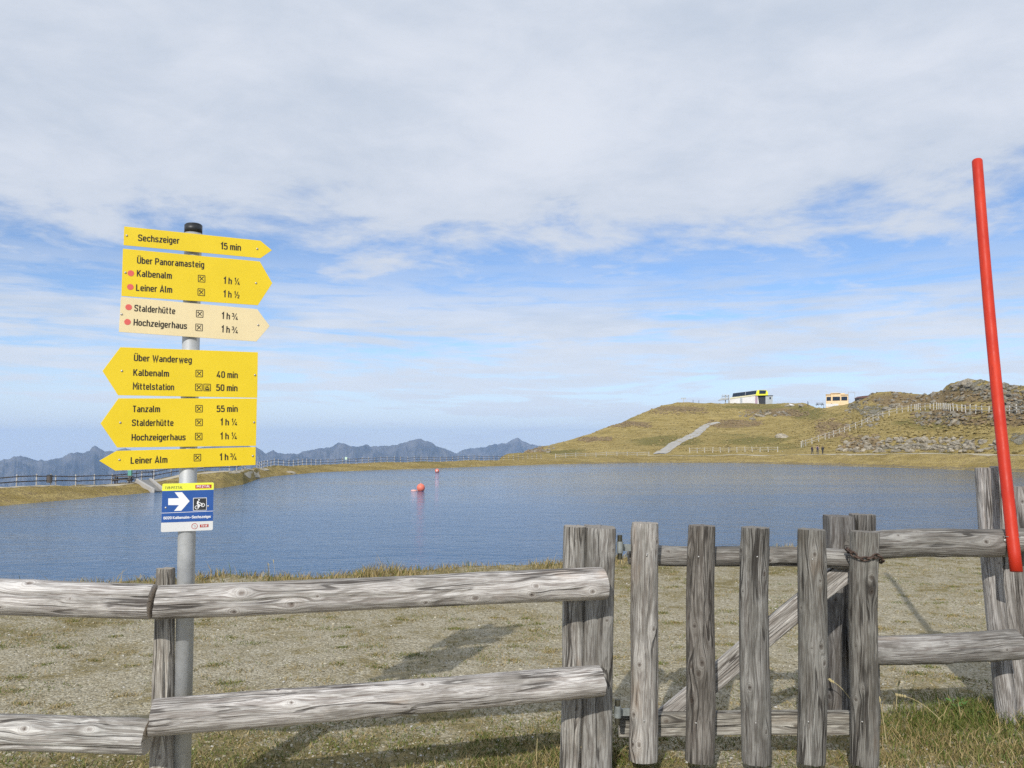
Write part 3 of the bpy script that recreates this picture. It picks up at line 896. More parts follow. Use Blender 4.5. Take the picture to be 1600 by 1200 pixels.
# right fence
fr = thing('wooden_fence', 'weathered log fence right of the gate with paired leaning posts', 'fence', (at(1450, 900, 4.6).x, 4.6, 0))
log('post', fr, at(1312, 1150, 4.68), at(1309, 806, 4.68), wide(42, 4.65), wide(42, 4.65), 50, sq=4, knots=3, tone=(0.42, 0.41, 0.40), wob=0.015)
log('post', fr, at(1352, 1150, 4.70), at(1347, 803.5, 4.70), wide(38, 4.7), wide(36, 4.7), 51, sq=3, knots=3, tone=(0.50, 0.49, 0.47), wob=0.015)
log('rail', fr, at(1330, 852, 4.50), at(1573, 846.5, 4.55), wide(42, 4.5), wide(43, 4.5), 52, knots=7, tone=MIDT)
log('rail', fr, at(1577, 843, 4.62), at(1900, 838, 4.5), wide(36, 4.6), wide(42, 4.6), 53, knots=5, tone=MIDT)
log('rail', fr, at(1336, 1016, 4.50), at(1589, 1008.5, 4.55), wide(43, 4.5), wide(45, 4.5), 54, knots=6, tone=(0.74, 0.73, 0.71))
log('post', fr, at(1572, 1128, 4.74), at(1537, 731, 4.78), wide(30, 4.75), wide(27, 4.75), 55, knots=5, tone=(0.86, 0.84, 0.82))
log('post', fr, at(1590, 1122, 4.80), at(1562, 728.5, 4.84), wide(30, 4.8), wide(27, 4.8), 56, knots=4, tone=(0.82, 0.80, 0.78))
log('post', fr, at(1622, 1110, 4.76), at(1590, 760, 4.80), wide(38, 4.8), wide(34, 4.8), 57, knots=4, tone=(0.72, 0.70, 0.68))
log('post', fr, at(1880, 1180, 4.66), at(1872, 800, 4.66), wide(34, 4.7), wide(32, 4.7), 58, knots=4, tone=(0.8, 0.78, 0.75))
bolt(fr, at(1571, 844.5, 4.465), 0.009)

# chain
ch = thing('chain', 'rusty chain looped round the rightmost picket of the gate', 'chain', at(1351, 868, 4.03))
def chain_path(t):                           # round the picket, and back to the post behind
    a = -2.9 + 5.8 * t
    r_ = 0.080
    return Vector((r_ * math.sin(a), -r_ * 0.88 * math.cos(a), 0.030 - 0.060 * t + 0.012 * math.sin(a * 3.0)))
lm = MB()
nl = 17
u = 20
V, F = [], []
for a in range(u):
    A_ = 2 * math.pi * a / u
    cx, cz = 0.010 * math.cos(A_), 0.0155 * math.sin(A_) + (0.004 if math.sin(A_) > 0 else -0.004)
    nx, nz_ = math.cos(A_), math.sin(A_)
    for b in range(8):
        B_ = 2 * math.pi * b / 8
        V.append((cx + 0.0036 * nx * math.cos(B_), 0.0036 * math.sin(B_), cz + 0.0036 * nz_ * math.cos(B_)))
for a in range(u):
    for b in range(8):
        F.append((a * 8 + b, ((a + 1) % u) * 8 + b, ((a + 1) % u) * 8 + (b + 1) % 8, a * 8 + (b + 1) % 8))
link_me = mesh_np('link', V, F, RUST, True)
for k in range(nl):
    t0, t1 = k / nl, (k + 1) / nl
    p = chain_path((t0 + t1) / 2); d = (chain_path(t1) - chain_path(t0)).normalized()
    o = obj('link', link_me, ch)
    q = d.to_track_quat('Z', 'Y').to_matrix().to_4x4() @ Matrix.Rotation(math.pi / 2 * (k % 2) + random.uniform(-.3, .3), 4, 'Z')
    q.translation = p
    o.matrix_basis = q

# ------------------------------------------------------------------ signpost
PY = 3.50
sp_base = at(283, 1290, PY)
sp = thing('signpost', 'grey steel signpost carrying six hiking arrows and a bicycle plaque', 'signpost', (sp_base.x, PY, 0))
IB = sp.matrix_basis.inverted()
pa, pb = at(283, 1255, PY), at(302, 362, PY)
pl = MB().tube(pa, pb, wide(26, PY), n=40).build('pole', STEEL, sp, smooth=True)
pl.matrix_basis = IB
cp_ = MB().tube(at(302, 364.5, PY), at(302.3, 352.5, PY), wide(27, PY), n=40).tube(at(302.3, 352.5, PY), at(302.3, 350.5, PY), wide(27, PY), wide(23, PY), n=40)
co_ = cp_.build('cap', CAP, sp, smooth=False); co_.matrix_basis = IB
for p_ in (pl.data, co_.data):
    for poly in p_.polygons: poly.use_smooth = len(poly.vertices) == 4

# condensed round-cornered sign lettering, drawn as strokes: (width, [(points, corner radius, closed)])
b_, t_g, m_g, e_g = .068, .932, .667, .735
GL_ = {
 'S': (.42, [([(.42, .74), (.42, t_g), (0, t_g), (0, .54), (.42, .46), (.42, b_), (0, b_), (0, .26)], .17, 0)]),
 'U': (.42, [([(0, 1), (0, b_), (.42, b_), (.42, 1)], .19, 0)]),
 'P': (.42, [([(0, 0), (0, 1)], 0, 0), ([(0, t_g), (.42, t_g), (.42, .44), (0, .44)], .2, 0)]),
 'B': (.42, [([(0, 0), (0, 1)], 0, 0), ([(0, t_g), (.40, t_g), (.40, .52), (0, .52)], .18, 0), ([(0, .52), (.43, .52), (.43, b_), (0, b_)], .18, 0)]),
 'K': (.44, [([(0, 0), (0, 1)], 0, 0), ([(.42, 1), (.02, .38)], 0, 0), ([(.15, .56), (.45, 0)], 0, 0)]),
 'L': (.36, [([(0, 1), (0, b_), (.38, b_)], 0, 0)]),
 'A': (.48, [([(0, 0), (.24, 1), (.48, 0)], 0, 0), ([(.09, .26), (.39, .26)], 0, 0)]),
 'V': (.46, [([(0, 1), (.23, 0), (.46, 1)], 0, 0)]),
 'H': (.42, [([(0, 0), (0, 1)], 0, 0), ([(.42, 0), (.42, 1)], 0, 0), ([(0, .5), (.42, .5)], 0, 0)]),
 'W': (.70, [([(0, 1), (.17, 0), (.35, .85), (.53, 0), (.70, 1)], 0, 0)]),
 'M': (.54, [([(0, 0), (0, 1), (.27, .40), (.54, 1), (.54, 0)], 0, 0)]),
 'T': (.42, [([(0, t_g), (.44, t_g)], 0, 0), ([(.22, 0), (.22, 1)], 0, 0)]),
 'I': (.0, [([(0, 0), (0, 1)], 0, 0)]),
 'Z': (.40, [([(0, t_g), (.40, t_g), (.0, b_), (.42, b_)], 0, 0)]),
 'a': (.33, [([(.01, m_g), (.33, m_g), (.33, 0)], .16, 0), ([(.33, .39), (0, .39), (0, b_), (.33, b_)], .15, 0)]),
 'b': (.35, [([(0, 0), (0, 1)], 0, 0), ([(0, m_g), (.35, m_g), (.35, b_), (0, b_)], .17, 0)]),
 'c': (.32, [([(.32, .53), (.32, m_g), (0, m_g), (0, b_), (.32, b_), (.32, .21)], .16, 0)]),
 'd': (.35, [([(.35, 0), (.35, 1)], 0, 0), ([(.35, m_g), (0, m_g), (0, b_), (.35, b_)], .17, 0)]),
 'e': (.34, [([(0, .35), (.34, .35), (.34, m_g), (0, m_g), (0, b_), (.31, b_), (.31, .16)], .15, 0)]),
 'g': (.35, [([(.35, m_g), (0, m_g), (0, b_), (.35, b_)], .17, 0), ([(.35, e_g), (.35, -.19), (.03, -.19)], .16, 0)]),
 'h': (.34, [([(0, 0), (0, 1)], 0, 0), ([(0, m_g), (.34, m_g), (.34, 0)], .16, 0)]),
 'i': (.0, [([(0, 0), (0, e_g)], 0, 0), ([(0, .86), (0, 1.0)], 0, 0)]),
 'l': (.08, [([(0, 1), (0, b_), (.13, b_)], .09, 0)]),
 'm': (.56, [([(0, 0), (0, e_g)], 0, 0), ([(0, m_g), (.28, m_g), (.28, 0)], .13, 0), ([(.28, m_g), (.56, m_g), (.56, 0)], .13, 0)]),
 'n': (.34, [([(0, 0), (0, e_g)], 0, 0), ([(0, m_g), (.34, m_g), (.34, 0)], .16, 0)]),
 'o': (.35, [([(0, m_g), (.35, m_g), (.35, b_), (0, b_)], .17, 1)]),
 'r': (.22, [([(0, 0), (0, e_g)], 0, 0), ([(0, .45), (0, m_g), (.24, m_g)], .12, 0)]),
 's': (.32, [([(.31, .56), (.31, m_g), (0, m_g), (0, .40), (.32, .34), (.32, b_), (0, b_), (0, .18)], .12, 0)]),
 't': (.24, [([(.08, .96), (.08, b_), (.26, b_)], .11, 0), ([(-.04, m_g), (.26, m_g)], 0, 0)]),
 'u': (.34, [([(0, e_g), (0, b_), (.34, b_)], .16, 0), ([(.34, 0), (.34, e_g)], 0, 0)]),
 'w': (.54, [([(0, e_g), (.13, 0), (.27, .62), (.41, 0), (.54, e_g)], 0, 0)]),
 'z': (.31, [([(0, m_g), (.31, m_g), (.0, b_), (.33, b_)], 0, 0)]),
 '0': (.38, [([(0, t_g), (.38, t_g), (.38, b_), (0, b_)], .18, 1)]),
 '1': (.24, [([(.0, .76), (.20, .98), (.20, 0)], 0, 0)]),
 '2': (.38, [([(0, .72), (0, t_g), (.37, t_g), (.37, .60), (.0, b_), (.40, b_)], .14, 0)]),
 '3': (.38, [([(0, .76), (0, t_g), (.36, t_g), (.36, .53), (.14, .53)], .17, 0), ([(.14, .53), (.38, .53), (.38, b_), (0, b_), (0, .24)], .18, 0)]),
 '4': (.42, [([(.26, 1), (.0, .24), (.44, .24)], 0, 0), ([(.31, .46), (.31, 0)], 0, 0)]),
 '5': (.38, [([(.36, t_g), (.03, t_g), (.01, .50)], 0, 0), ([(.01, .56), (.38, .62), (.38, b_), (0, b_), (0, .22)], .17, 0)]),
 '6': (.38, [([(.38, .76), (.38, t_g), (0, t_g), (0, .3)], .18, 0), ([(0, .58), (.38, .58), (.38, b_), (0, b_)], .18, 1)]),
 '–': (.44, [([(0, .4), (.44, .4)], 0, 0)]),
}
def glyph_strokes(ch):
    if ch in 'Üü':
        w_, st_ = GL_['U' if ch == 'Ü' else 'u']
        h_ = 1.10 if ch == 'Ü' else .86
        return w_, st_ + [([(w_ * .2, h_), (w_ * .2, h_ + .13)], 0, 0), ([(w_ * .8, h_), (w_ * .8, h_ + .13)], 0, 0)]
    if ch in '¼½¾':
        nu, de = {'¼': '14', '½': '12', '¾': '34'}[ch]
        out = []
        for p, _, _ in (([(.10, 0), (.52, 1)], 0, 0),): out.append((p, 0, 0, .45))
        for c, ox, oy in ((nu, -.10 if nu == '3' else -.02, .47), (de, .46, -.02)):
            for p, r, cl in GL_[c][1]: out.append(([(ox + x * .62, oy + y * .54) for x, y in p], r * .5, cl, .55))
        return .70, out
    return GL_[ch]
def round_path(p, r, closed):
    P_ = [Vector((x, y)) for x, y in p]
    n = len(P_)
    out = []
    for i, v in enumerate(P_):
        if not closed and i in (0, n - 1): out.append(v); continue
        a, c = P_[i - 1] - v, P_[(i + 1) % n] - v
        k = min(r, a.length * .5, c.length * .5)
        if r <= 0: out.append(v); continue
        a, c = a.normalized() * k, c.normalized() * k
        for j in range(5):
            t = j / 4
            out.append((v + a) * (1 - t) ** 2 + v * 2 * t * (1 - t) + (v + c) * t ** 2)
    if closed: out.append(out[0].copy())
    return out
def glyph_mesh(txt, bold):
    """flat stroke polygons; offset strips share mitred edges so each stroke is one ribbon"""
    V, F = [], []
    x = 0.0
    for ch in txt:
        if ch == ' ': x += .26; continue
        w_, strokes = glyph_strokes(ch)
        for st_ in strokes:
            p, r, cl = st_[:3]
            hw = .067 * (st_[3] if len(st_) > 3 else 1) + bold
            Q = round_path(p, r, cl)
            n = len(Q)
            base = len(V)
            for i in range(n):
                if cl and i in (0, n - 1): d0, d1 = Q[n - 1] - Q[n - 2], Q[1] - Q[0]
                else:
                    d0 = Q[i] - Q[i - 1] if i > 0 else Q[1] - Q[0]
                    d1 = Q[i + 1] - Q[i] if i < n - 1 else Q[i] - Q[i - 1]
                if d0.length < 1e-6: d0 = d1
                if d1.length < 1e-6: d1 = d0
                d0, d1 = d0.normalized(), d1.normalized()
                nn_ = Vector((-(d0 + d1).y, (d0 + d1).x))
                if nn_.length < 1e-4: nn_ = Vector((-d1.y, d1.x))
                nn_.normalize()
                k = hw / max(0.35, nn_.dot(Vector((-d1.y, d1.x))))
                V.append(Vector((x + Q[i].x + nn_.x * k, Q[i].y + nn_.y * k, 0))); V.append(Vector((x + Q[i].x - nn_.x * k, Q[i].y - nn_.y * k, 0)))
            for i in range(n - 1): F.append((base + 2 * i, base + 2 * i + 1, base + 2 * i + 3, base + 2 * i + 2))
        x += w_ + .235
    return V, F
CAPH = 1.0

class Panel:
    """a flat sign: measurements in photograph pixels are carried onto its real plane"""
    def __init__(s, yaw, y_off, pole_px, parent, roll=0.0):
        s.c, s.s = math.cos(yaw), math.sin(yaw)
        mid = at(*pole_px, PY)
        s.o = Vector((mid.x, PY, 0)) + Vector((s.s, -s.c, 0)) * y_off
        s.M = Matrix(((s.c, -s.s, 0, s.o.x), (s.s, s.c, 0, s.o.y), (0, 0, 1, 0), (0, 0, 0, 1)))
        s.parent = parent
    def uv(s, x, y):
        d = ray(x, y)
        n = Vector((s.s, -s.c, 0))
        t = (s.o - Vector((0, 0, EYE))).dot(n) / d.dot(n)
        p = Vector((0, 0, EYE)) + d * t
        return ((p.x - s.o.x) * s.c + (p.y - s.o.y) * s.s, p.z)
    def board(s, name, poly_px, mat_, th=0.003, front=0.0, parent=None, bevel=0.0, label=None):
        P = [s.uv(*p) for p in poly_px]
        ar = sum(P[i][0] * P[(i + 1) % len(P)][1] - P[(i + 1) % len(P)][0] * P[i][1] for i in range(len(P)))
        if ar < 0: P = P[::-1]
        m = MB().prism(P, front, front + th)
        o = m.build(name, mat_, parent, bevel=bevel)
        if parent is s.parent: o.matrix_basis = IB @ s.M
        if label: o['label'] = label
        return o
    def text(s, mb, txt, a, b, caph, front, bold=0.018):
        V, F = glyph_mesh(txt, bold)
        x0 = min(v.x for v in V); x1 = max(v.x for v in V)
        (u0, z0), (u1, z1) = s.uv(*a), s.uv(*b)
        ux, uz = u1 - u0, z1 - z0
        L = math.hypot(ux, uz); ux, uz = ux / L, uz / L
        sx = L / (x1 - x0)
        sy = abs(s.uv(a[0], a[1] - caph)[1] - z0) / CAPH
        out = []
        for i_, v in enumerate(V):
            p, q = (v.x - x0) * sx, v.y * sy
            out.append((u0 + p * ux - q * uz, front, z0 + p * uz + q * ux))
        mb.add(out, F)
    def bar(s, mb, a, b, wpx, front):
        (u0, z0), (u1, z1) = s.uv(*a), s.uv(*b)
        L = math.hypot(u1 - u0, z1 - z0); nx, nz = -(z1 - z0) / L, (u1 - u0) / L
        h = wpx / 364 / 2
        mb.add([(u0 + nx * h, front, z0 + nz * h), (u0 - nx * h, front, z0 - nz * h), (u1 - nx * h, front, z1 - nz * h), (u1 + nx * h, front, z1 + nz * h)], [(0, 1, 2, 3)])
    def disc(s, mb, c, rpx, front, n=24, hole=0.0):
        u0, z0 = s.uv(*c)
        r = rpx / 364
        V = [(u0 + r * math.cos(2 * math.pi * i / n), front, z0 + r * math.sin(2 * math.pi * i / n)) for i in range(n)]
        if hole:
            V += [(u0 + (v[0] - u0) * hole, front, z0 + (v[2] - z0) * hole) for v in V]
            mb.add(V, [(i, (i + 1) % n, n + (i + 1) % n, n + i) for i in range(n)])
        else: mb.add(V, [tuple(range(n))])

def hut_symbol(P, board, c, sl):
    m = MB(); x, y = c; h = 5.2; f = -0.0008
    k = sl * h
    cor = [(x - h, y - h - k), (x + h, y - h + k), (x + h, y + h + k), (x - h, y + h - k)]
    for i in range(4): P.bar(m, cor[i], cor[(i + 1) % 4], 1.0, f)
    P.bar(m, (x - 3.2, y - 3.2), (x + 3.2, y + 3.2), 1.1, f - 0.0002)
    P.bar(m, (x + 3.2, y - 3.2), (x - 3.2, y + 3.2), 1.1, f - 0.0004)
    P.bar(m, (x - 1.2, y - 3.6), (x - 3.6, y - 1.4), 0.7, f - 0.0006)
    m.build('hut_symbol', BLACK, board)
def screw_on(P, board, c):
    u0, z0 = P.uv(*c)
    m = MB().sphere((u0, -0.001, z0), 0.0046, 12, 8, (1, 0.6, 1))
    m.build('screw', SCREW, board, smooth=True)

def arrow_sign(poly, mat_, texts, boxes=(), dots=(), screws=(), yaw=R(22.5), off=0.046, slope=0.0, px=300, label=None, lab2=None):
    P = Panel(yaw, off, (px, 500), sp)
    b = P.board('direction_sign', poly, mat_, parent=sp, bevel=0.0006, label=label)
    for t_, a, e, cap_ in texts:
        m = MB(); P.text(m, t_, a, e, cap_, -0.0009, 0.014)
        m.build('lettering', BLACK, b)
    for c in boxes: hut_symbol(P, b, c, slope)
    for c in dots:
        d_ = MB(); P.disc(d_, c, 4.6, -0.0009); d_.build('red_dot', REDDOT, b)
    for c in screws: screw_on(P, b, c)
    return P, b

CH = 10.2
arrow_sign([(194, 353.6), (407, 376), (425, 391), (407, 403.5), (193, 383)], YELLOW,
           [('Sechszeiger', (215.6, 376.4), (280, 381), CH), ('15 min', (344.4, 389.2), (376.4, 391.9), CH)],
           screws=[(198, 368), (402, 389)], slope=0.1, label='narrow top yellow board with one line of text')
arrow_sign([(192, 388.4), (406, 408.4), (425.6, 442.4), (403, 477), (189.6, 462.4)], YELLOW,
           [('Über Panoramasteig', (214, 411.6), (319, 418.6), CH), ('Kalbenalm', (213.6, 432), (268.4, 435.8), CH), ('Leiner Alm', (212.4, 454.4), (269, 457.6), CH),
            ('1 h ¼', (349, 443.2), (374.4, 445.2), CH), ('1 h ½', (348.6, 464.2), (374, 466), CH)],
           boxes=[(315, 435.4), (314.4, 456.6)], dots=[(204.4, 427), (203.6, 448.4)], screws=[(196, 426), (400, 442.4)], slope=0.08, label='yellow board with three lines and two red dots')
arrow_sign([(189, 463.6), (402, 483), (421.4, 509.4), (400.6, 533.6), (185.6, 518.6)], CREAM,
           [('Stalderhütte', (209.6, 486.2), (273.6, 491), CH), ('Hochzeigerhaus', (208.4, 508.4), (292, 514.2), CH),
            ('1 h ¾', (346, 498.2), (371.4, 500), CH), ('1 h ¾', (345.4, 519.2), (371.4, 521), CH)],
           boxes=[(312, 490.4), (311, 511.6)], dots=[(201, 480), (199.2, 503)], screws=[(190, 491), (403.4, 508)], slope=0.07, label='cream board with two lines and two red dots')
P4, B4 = arrow_sign([(160, 579.6), (188, 542.4), (403, 550.4), (402, 621.6), (184.4, 617.6)], YELLOW,
           [('Über Wanderweg', (209, 564), (299.6, 567.4), CH), ('Kalbenalm', (208, 587), (264, 588.6), CH), ('Mittelstation', (207.4, 608.6), (272, 609.8), CH),
            ('40 min', (338, 590), (371.4, 591), CH), ('50 min', (337.6, 610.6), (371, 611.3), CH)],
           boxes=[(311.2, 583.6), (310.6, 605.2)], screws=[(190.4, 579.6), (398.4, 586)], slope=0.02, label='yellow left-pointing board with a cable car symbol')
m = MB(); f = -0.0008
cor = [(318.4, 600), (328.8, 600.3), (328.8, 610.8), (318.4, 610.6)]
for i in range(4): P4.bar(m, cor[i], cor[(i + 1) % 4], 1.0, f)
P4.bar(m, (320.3, 603.2), (327.0, 602.6), 0.8, f - 0.0002); P4.bar(m, (323.6, 603), (323.6, 605.3), 0.8, f - 0.0004)
P4.bar(m, (321.0, 605.6), (326.4, 605.7), 0.9, f - 0.0006); P4.bar(m, (320.6, 608.4), (326.8, 608.5), 1.9, f - 0.0006)
P4.bar(m, (321.0, 605.6), (320.8, 608.4), 0.7, f - 0.0008); P4.bar(m, (326.2, 605.6), (326.4, 608.4), 0.7, f - 0.0008)
m.build('cable_car_symbol', BLACK, B4)
arrow_sign([(157, 661.6), (185, 622.3), (401.6, 622.6), (400, 696.6), (183, 699.4)], YELLOW,
           [('Tanzalm', (207.6, 644), (250, 644), CH), ('Stalderhütte', (206, 665.6), (271, 665.6), CH), ('Hochzeigerhaus', (205.4, 688.4), (290, 687.8), CH),
            ('55 min', (338.4, 643.8), (371.4, 643.6), CH), ('1 h ¼', (344, 664.6), (370.4, 664.6), CH), ('1 h ¼', (344, 686.6), (370, 686.2), CH)],
           boxes=[(311, 638.6), (311, 660), (310.4, 682)], screws=[(188, 660.4), (397, 660)], slope=0.0, label='yellow left-pointing board with three times and no cable car symbol')
arrow_sign([(155, 720), (182, 704.4), (399.6, 698.4), (399.4, 726.6), (180, 735.4)], YELLOW,
           [('Leiner Alm', (204, 724.6), (261.6, 723), CH), ('1 h ¾', (343, 719.4), (369.6, 718.4), CH)],
           boxes=[(308.4, 715)], screws=[(186.6, 718.4), (395, 712.4)], slope=-0.03, label='narrow lowest yellow board pointing left')

# bicycle plaque
Pb = Panel(R(12), 0.046, (290, 790), sp)
def q(x, y): return (230 + x / 12, 740 + y / 12)
def rounded(c, r=0.16):
    out = []
    n = len(c)
    for i in range(n):
        p, a, b = Vector(c[i]), Vector(c[i - 1]), Vector(c[(i + 1) % n])
        e1, e2 = (a - p).normalized() * 2.6, (b - p).normalized() * 2.6
        for k in range(6):
            t = k / 5
            out.append(tuple((p + e1) * (1 - t) ** 2 + p * 2 * t * (1 - t) + (p + e2) * t ** 2))
    return out
plaq = Pb.board('plaque', rounded([q(285, 190), q(1250, 165), q(1230, 1060), q(255, 1100)]), GREYP, parent=sp, bevel=0.0005)
def inset(name, pts, mat_, dz): return Pb.board(name, pts, mat_, th=0.0003, front=dz, parent=plaq)
yb = rounded([q(285, 190), q(1250, 165), q(1250, 300), q(280, 325)])
yb = yb[:12] + [q(1246, 301), q(280, 326)]
inset('yellow_band', yb, LEMON, -0.0006)
inset('blue_field', [q(282, 326), q(1246, 301), q(1234, 885), q(263, 920)], BLUE, -0.0006)
inset('white_line', [q(267, 737), q(1237, 697), q(1237, 705), q(267, 745)], WHITEP, -0.0011)
inset('white_arrow', [q(395, 465), q(600, 460), q(515, 350), q(655, 348), q(797, 515), q(640, 695), q(505, 700), q(595, 590), q(395, 590)], WHITEP, -0.0011)
inset('red_field', [q(905, 212), q(1207, 204), q(1205, 272), q(903, 280)], REDP, -0.0011)
inset('red_field', [q(990, 955), q(1150, 948), q(1148, 1000), q(988, 1007)], REDP, -0.0011)
inset('icon_border', [q(862, 455), q(1118, 447), q(1116, 688), q(860, 696)], GREYP, -0.0010)
icn = inset('bicycle_icon', [q(874, 466), q(1107, 459), q(1105, 678), q(872, 685)], CAP, -0.0015)
m = MB(); f = -0.0021
Pb.disc(m, q(933, 632), 3.0, f, 20, 0.72); Pb.disc(m, q(1045, 588), 3.0, f, 20, 0.72); Pb.disc(m, q(972, 492), 1.15, f)
for a, b, w_ in (((955, 515), (945, 570), 2.4), ((960, 530), (1015, 560), 0.9), ((948, 570), (985, 590), 1.5), ((985, 590), (960, 640), 1.2), ((933, 632), (985, 600), 0.8), ((985, 600), (1045, 588), 0.8), ((1015, 555), (1045, 588), 0.8), ((950, 585), (985, 625), 0.8)):
    f -= 0.00005
    Pb.bar(m, q(*a), q(*b), w_, f)
m.build('rider_symbol', WHITEP, icn)
m = MB(); Pb.text(m, 'TVB PITZTAL', q(335, 290), q(665, 281), 3.9, -0.0011, 0.0); m.build('lettering', DARKM, plaq)
m = MB(); Pb.text(m, 'PITZTAL', q(930, 264), q(1180, 257), 3.6, -0.0016, 0.02); m.build('lettering', WHITEP, plaq); m = MB()
Pb.text(m, '6020 Kalbenalm–Sechszeiger', q(305, 858), q(1200, 826), 4.1, -0.0011, 0.025); m.build('lettering', WHITEP, plaq); m = MB()
Pb.text(m, 'Tirol', q(1015, 995), q(1125, 990), 2.8, -0.0016, 0.02); m.build('lettering', WHITEP, plaq)
m = MB(); Pb.disc(m, q(888, 985), 4.5, -0.0010, 28, 0.84); m.build('round_emblem', REDP, plaq)
m = MB(); Pb.bar(m, q(865, 975), q(880, 968), 1.0, -0.0010); Pb.bar(m, q(880, 965), q(905, 975), 1.0, -0.00102); Pb.bar(m, q(905, 978), q(890, 995), 1.0, -0.00104); Pb.bar(m, q(872, 998), q(905, 1002), 1.0, -0.00106); m.build('emblem_mark', STEEL, plaq)
for c in (q(348, 640), q(1145, 610)): screw_on(Pb, plaq, c)

# ------------------------------------------------------------------ red pole
rpb, rpt = at(1588, 893, 4.40), at(1527, 252, 5.05)
rp = thing('slope_marker_pole', 'tall bright red pole leaning against the right fence posts', 'pole', rpb)
ln = (rpt - rpb).length
m = MB()
seg = 26
V, F = [], []
nA = 28
for i in range(seg + 1):
    t = i / seg
    bx = 0.012 * math.sin(t * 3.1)
    for a in range(nA):
        A_ = 2 * math.pi * a / nA
        V.append((0.0310 * math.cos(A_) + bx, 0.0310 * math.sin(A_), ln * t))
for i in range(seg):
    for a in range(nA): F.append((i * nA + a, i * nA + (a + 1) % nA, (i + 1) * nA + (a + 1) % nA, (i + 1) * nA + a))
F.append(tuple(range(nA - 1, -1, -1)))
b0 = seg * nA
for k, (rk_, dz_) in enumerate(((0.028, 0.007), (0.019, 0.012), (0.007, 0.015))):
    st0 = len(V)
    for a in range(nA):
        A_ = 2 * math.pi * a / nA
        V.append((rk_ * math.cos(A_) + 0.0005, rk_ * math.sin(A_), ln + dz_))
    for a in range(nA): F.append((b0 + a, b0 + (a + 1) % nA, st0 + (a + 1) % nA, st0 + a))
    b0 = st0
F.append(tuple(range(b0, b0 + nA)))
tube = obj('tube', mesh_np('tube', V, F, RED, True), rp)
tube.matrix_basis = (rpt - rpb).to_track_quat('Z', 'Y').to_matrix().to_4x4()
# wire that ties it to the rail
wy = MB()
wc = at(1581, 838, 4.46)
for i in range(24):
    a0, a1 = 2 * math.pi * i / 24, 2 * math.pi * (i + 1) / 24
    wy.tube(wc + Vector((0.040 * math.cos(a0), 0.040 * math.sin(a0), 0)) - rpb, wc + Vector((0.040 * math.cos(a1), 0.040 * math.sin(a1), 0)) - rpb, 0.002, n=6)
wy.build('tie_wire', SCREW, rp)

# ------------------------------------------------------------------ buoys
def ripple(x, y, r): pass
def buoy(x, y, d, label, tail):
    b = onz(x, y, ZW)
    t = thing('buoy', label, 'buoy', b, 0, 'buoys on the lake')
    MB().sphere((0, 0, d * 0.38), d / 2, 32, 20).build('float', BUOY, t, smooth=True)
    MB().tube((0, 0, d * 0.84), (0, 0, d * 0.94), d * 0.07, n=12).build('eyelet', BUOYW, t)
    if tail:
        MB().sphere((-d * 0.85, 0, 0.02), d * 0.24, 20, 10, (1.6, 1, 0.55)).tube((-d * 0.6, 0, 0.03), (-d * 0.3, 0, 0.06), 0.03, n=8).build('side_float', BUOYW, t, smooth=True)
    return t
buoy(657.5, 767, 0.72, 'coral red buoy with a small pale float beside it, nearer one on the lake', True)
b2 = buoy(683, 738.2, 0.60, 'small coral buoy far out near the opposite bank', False)
MB().box((0, -0.29, 0.25), (0.14, 0.1, 0.2)).build('pale_band', WHITEP, b2)

# ------------------------------------------------------------------ far fences
def far_fence(label, pts, spacing, h, post_r=0.045, rail_r=0.035, rails=(0.45, 0.85), rail_mat=TIMBD, post_mat=TIMB, group='fences round the lake', lean=0.04, posts=None):
    """pts: ground points (Vector). Posts every `spacing` metres."""
    L = [0.0]
    for a, b in zip(pts, pts[1:]): L.append(L[-1] + math.hypot(b.x - a.x, b.y - a.y))
    P = []
    s = 0.0
    while s <= L[-1]:
        x = float(np.interp(s, L, [p.x for p in pts])); y = float(np.interp(s, L, [p.y for p in pts]))
        P.append(Vector((x, y, terrain_z(x, y))))
        s += spacing * random.uniform(0.93, 1.07)
    t = thing('rail_fence', label, 'fence', P[0], 0, group)
    o0 = P[0]
    pm = MB().tube((0, 0, -0.3), (0, 0, h), post_r, post_r * 0.85, n=7).mesh('post', post_mat)
    rm = MB().tube((0, 0, 0), (0, 0, 1), rail_r, rail_r, n=6).mesh('rail', rail_mat)
    for p in P:
        o = obj('post', pm, t)
        o.matrix_basis = Matrix.Translation(p - o0) @ Matrix.Rotation(random.uniform(-lean, lean), 4, 'Y') @ Matrix.Rotation(random.uniform(0, 6), 4, 'Z') @ Matrix.Scale(random.uniform(0.93, 1.08), 4, Vector((0, 0, 1)))
    for a, b in zip(P, P[1:]):
        for hh in rails:
            A_ = a - o0 + Vector((0, 0, h * hh + random.uniform(-.03, .03))); B_ = b - o0 + Vector((0, 0, h * hh + random.uniform(-.03, .03)))
            n = Vector((-(b - a).y, (b - a).x, 0)).normalized() * (post_r + rail_r * 0.8)
            if n.y > 0: n = -n
            o = obj('rail', rm, t)
            q_ = (B_ - A_).to_track_quat('Z', 'Y').to_matrix().to_4x4()
            o.matrix_basis = Matrix.Translation(A_ + n) @ q_ @ Matrix.Scale((B_ - A_).length, 4, Vector((0, 0, 1)))
    return t
def crown_pts(xs, extra=3.2):
    out = []
    for x in xs:
        az = az_of(x)
        rr, _ = prof(np.array([az]))
        r = rr[0][6] + extra
        out.append(Vector((r * math.sin(az), r * math.cos(az), 0)))
    return out
far_fence('dark railed fence with pale posts along the left bank behind the signs', crown_pts(list(range(-260, 400, 12))), 1.95, 0.92, 0.055, 0.05)
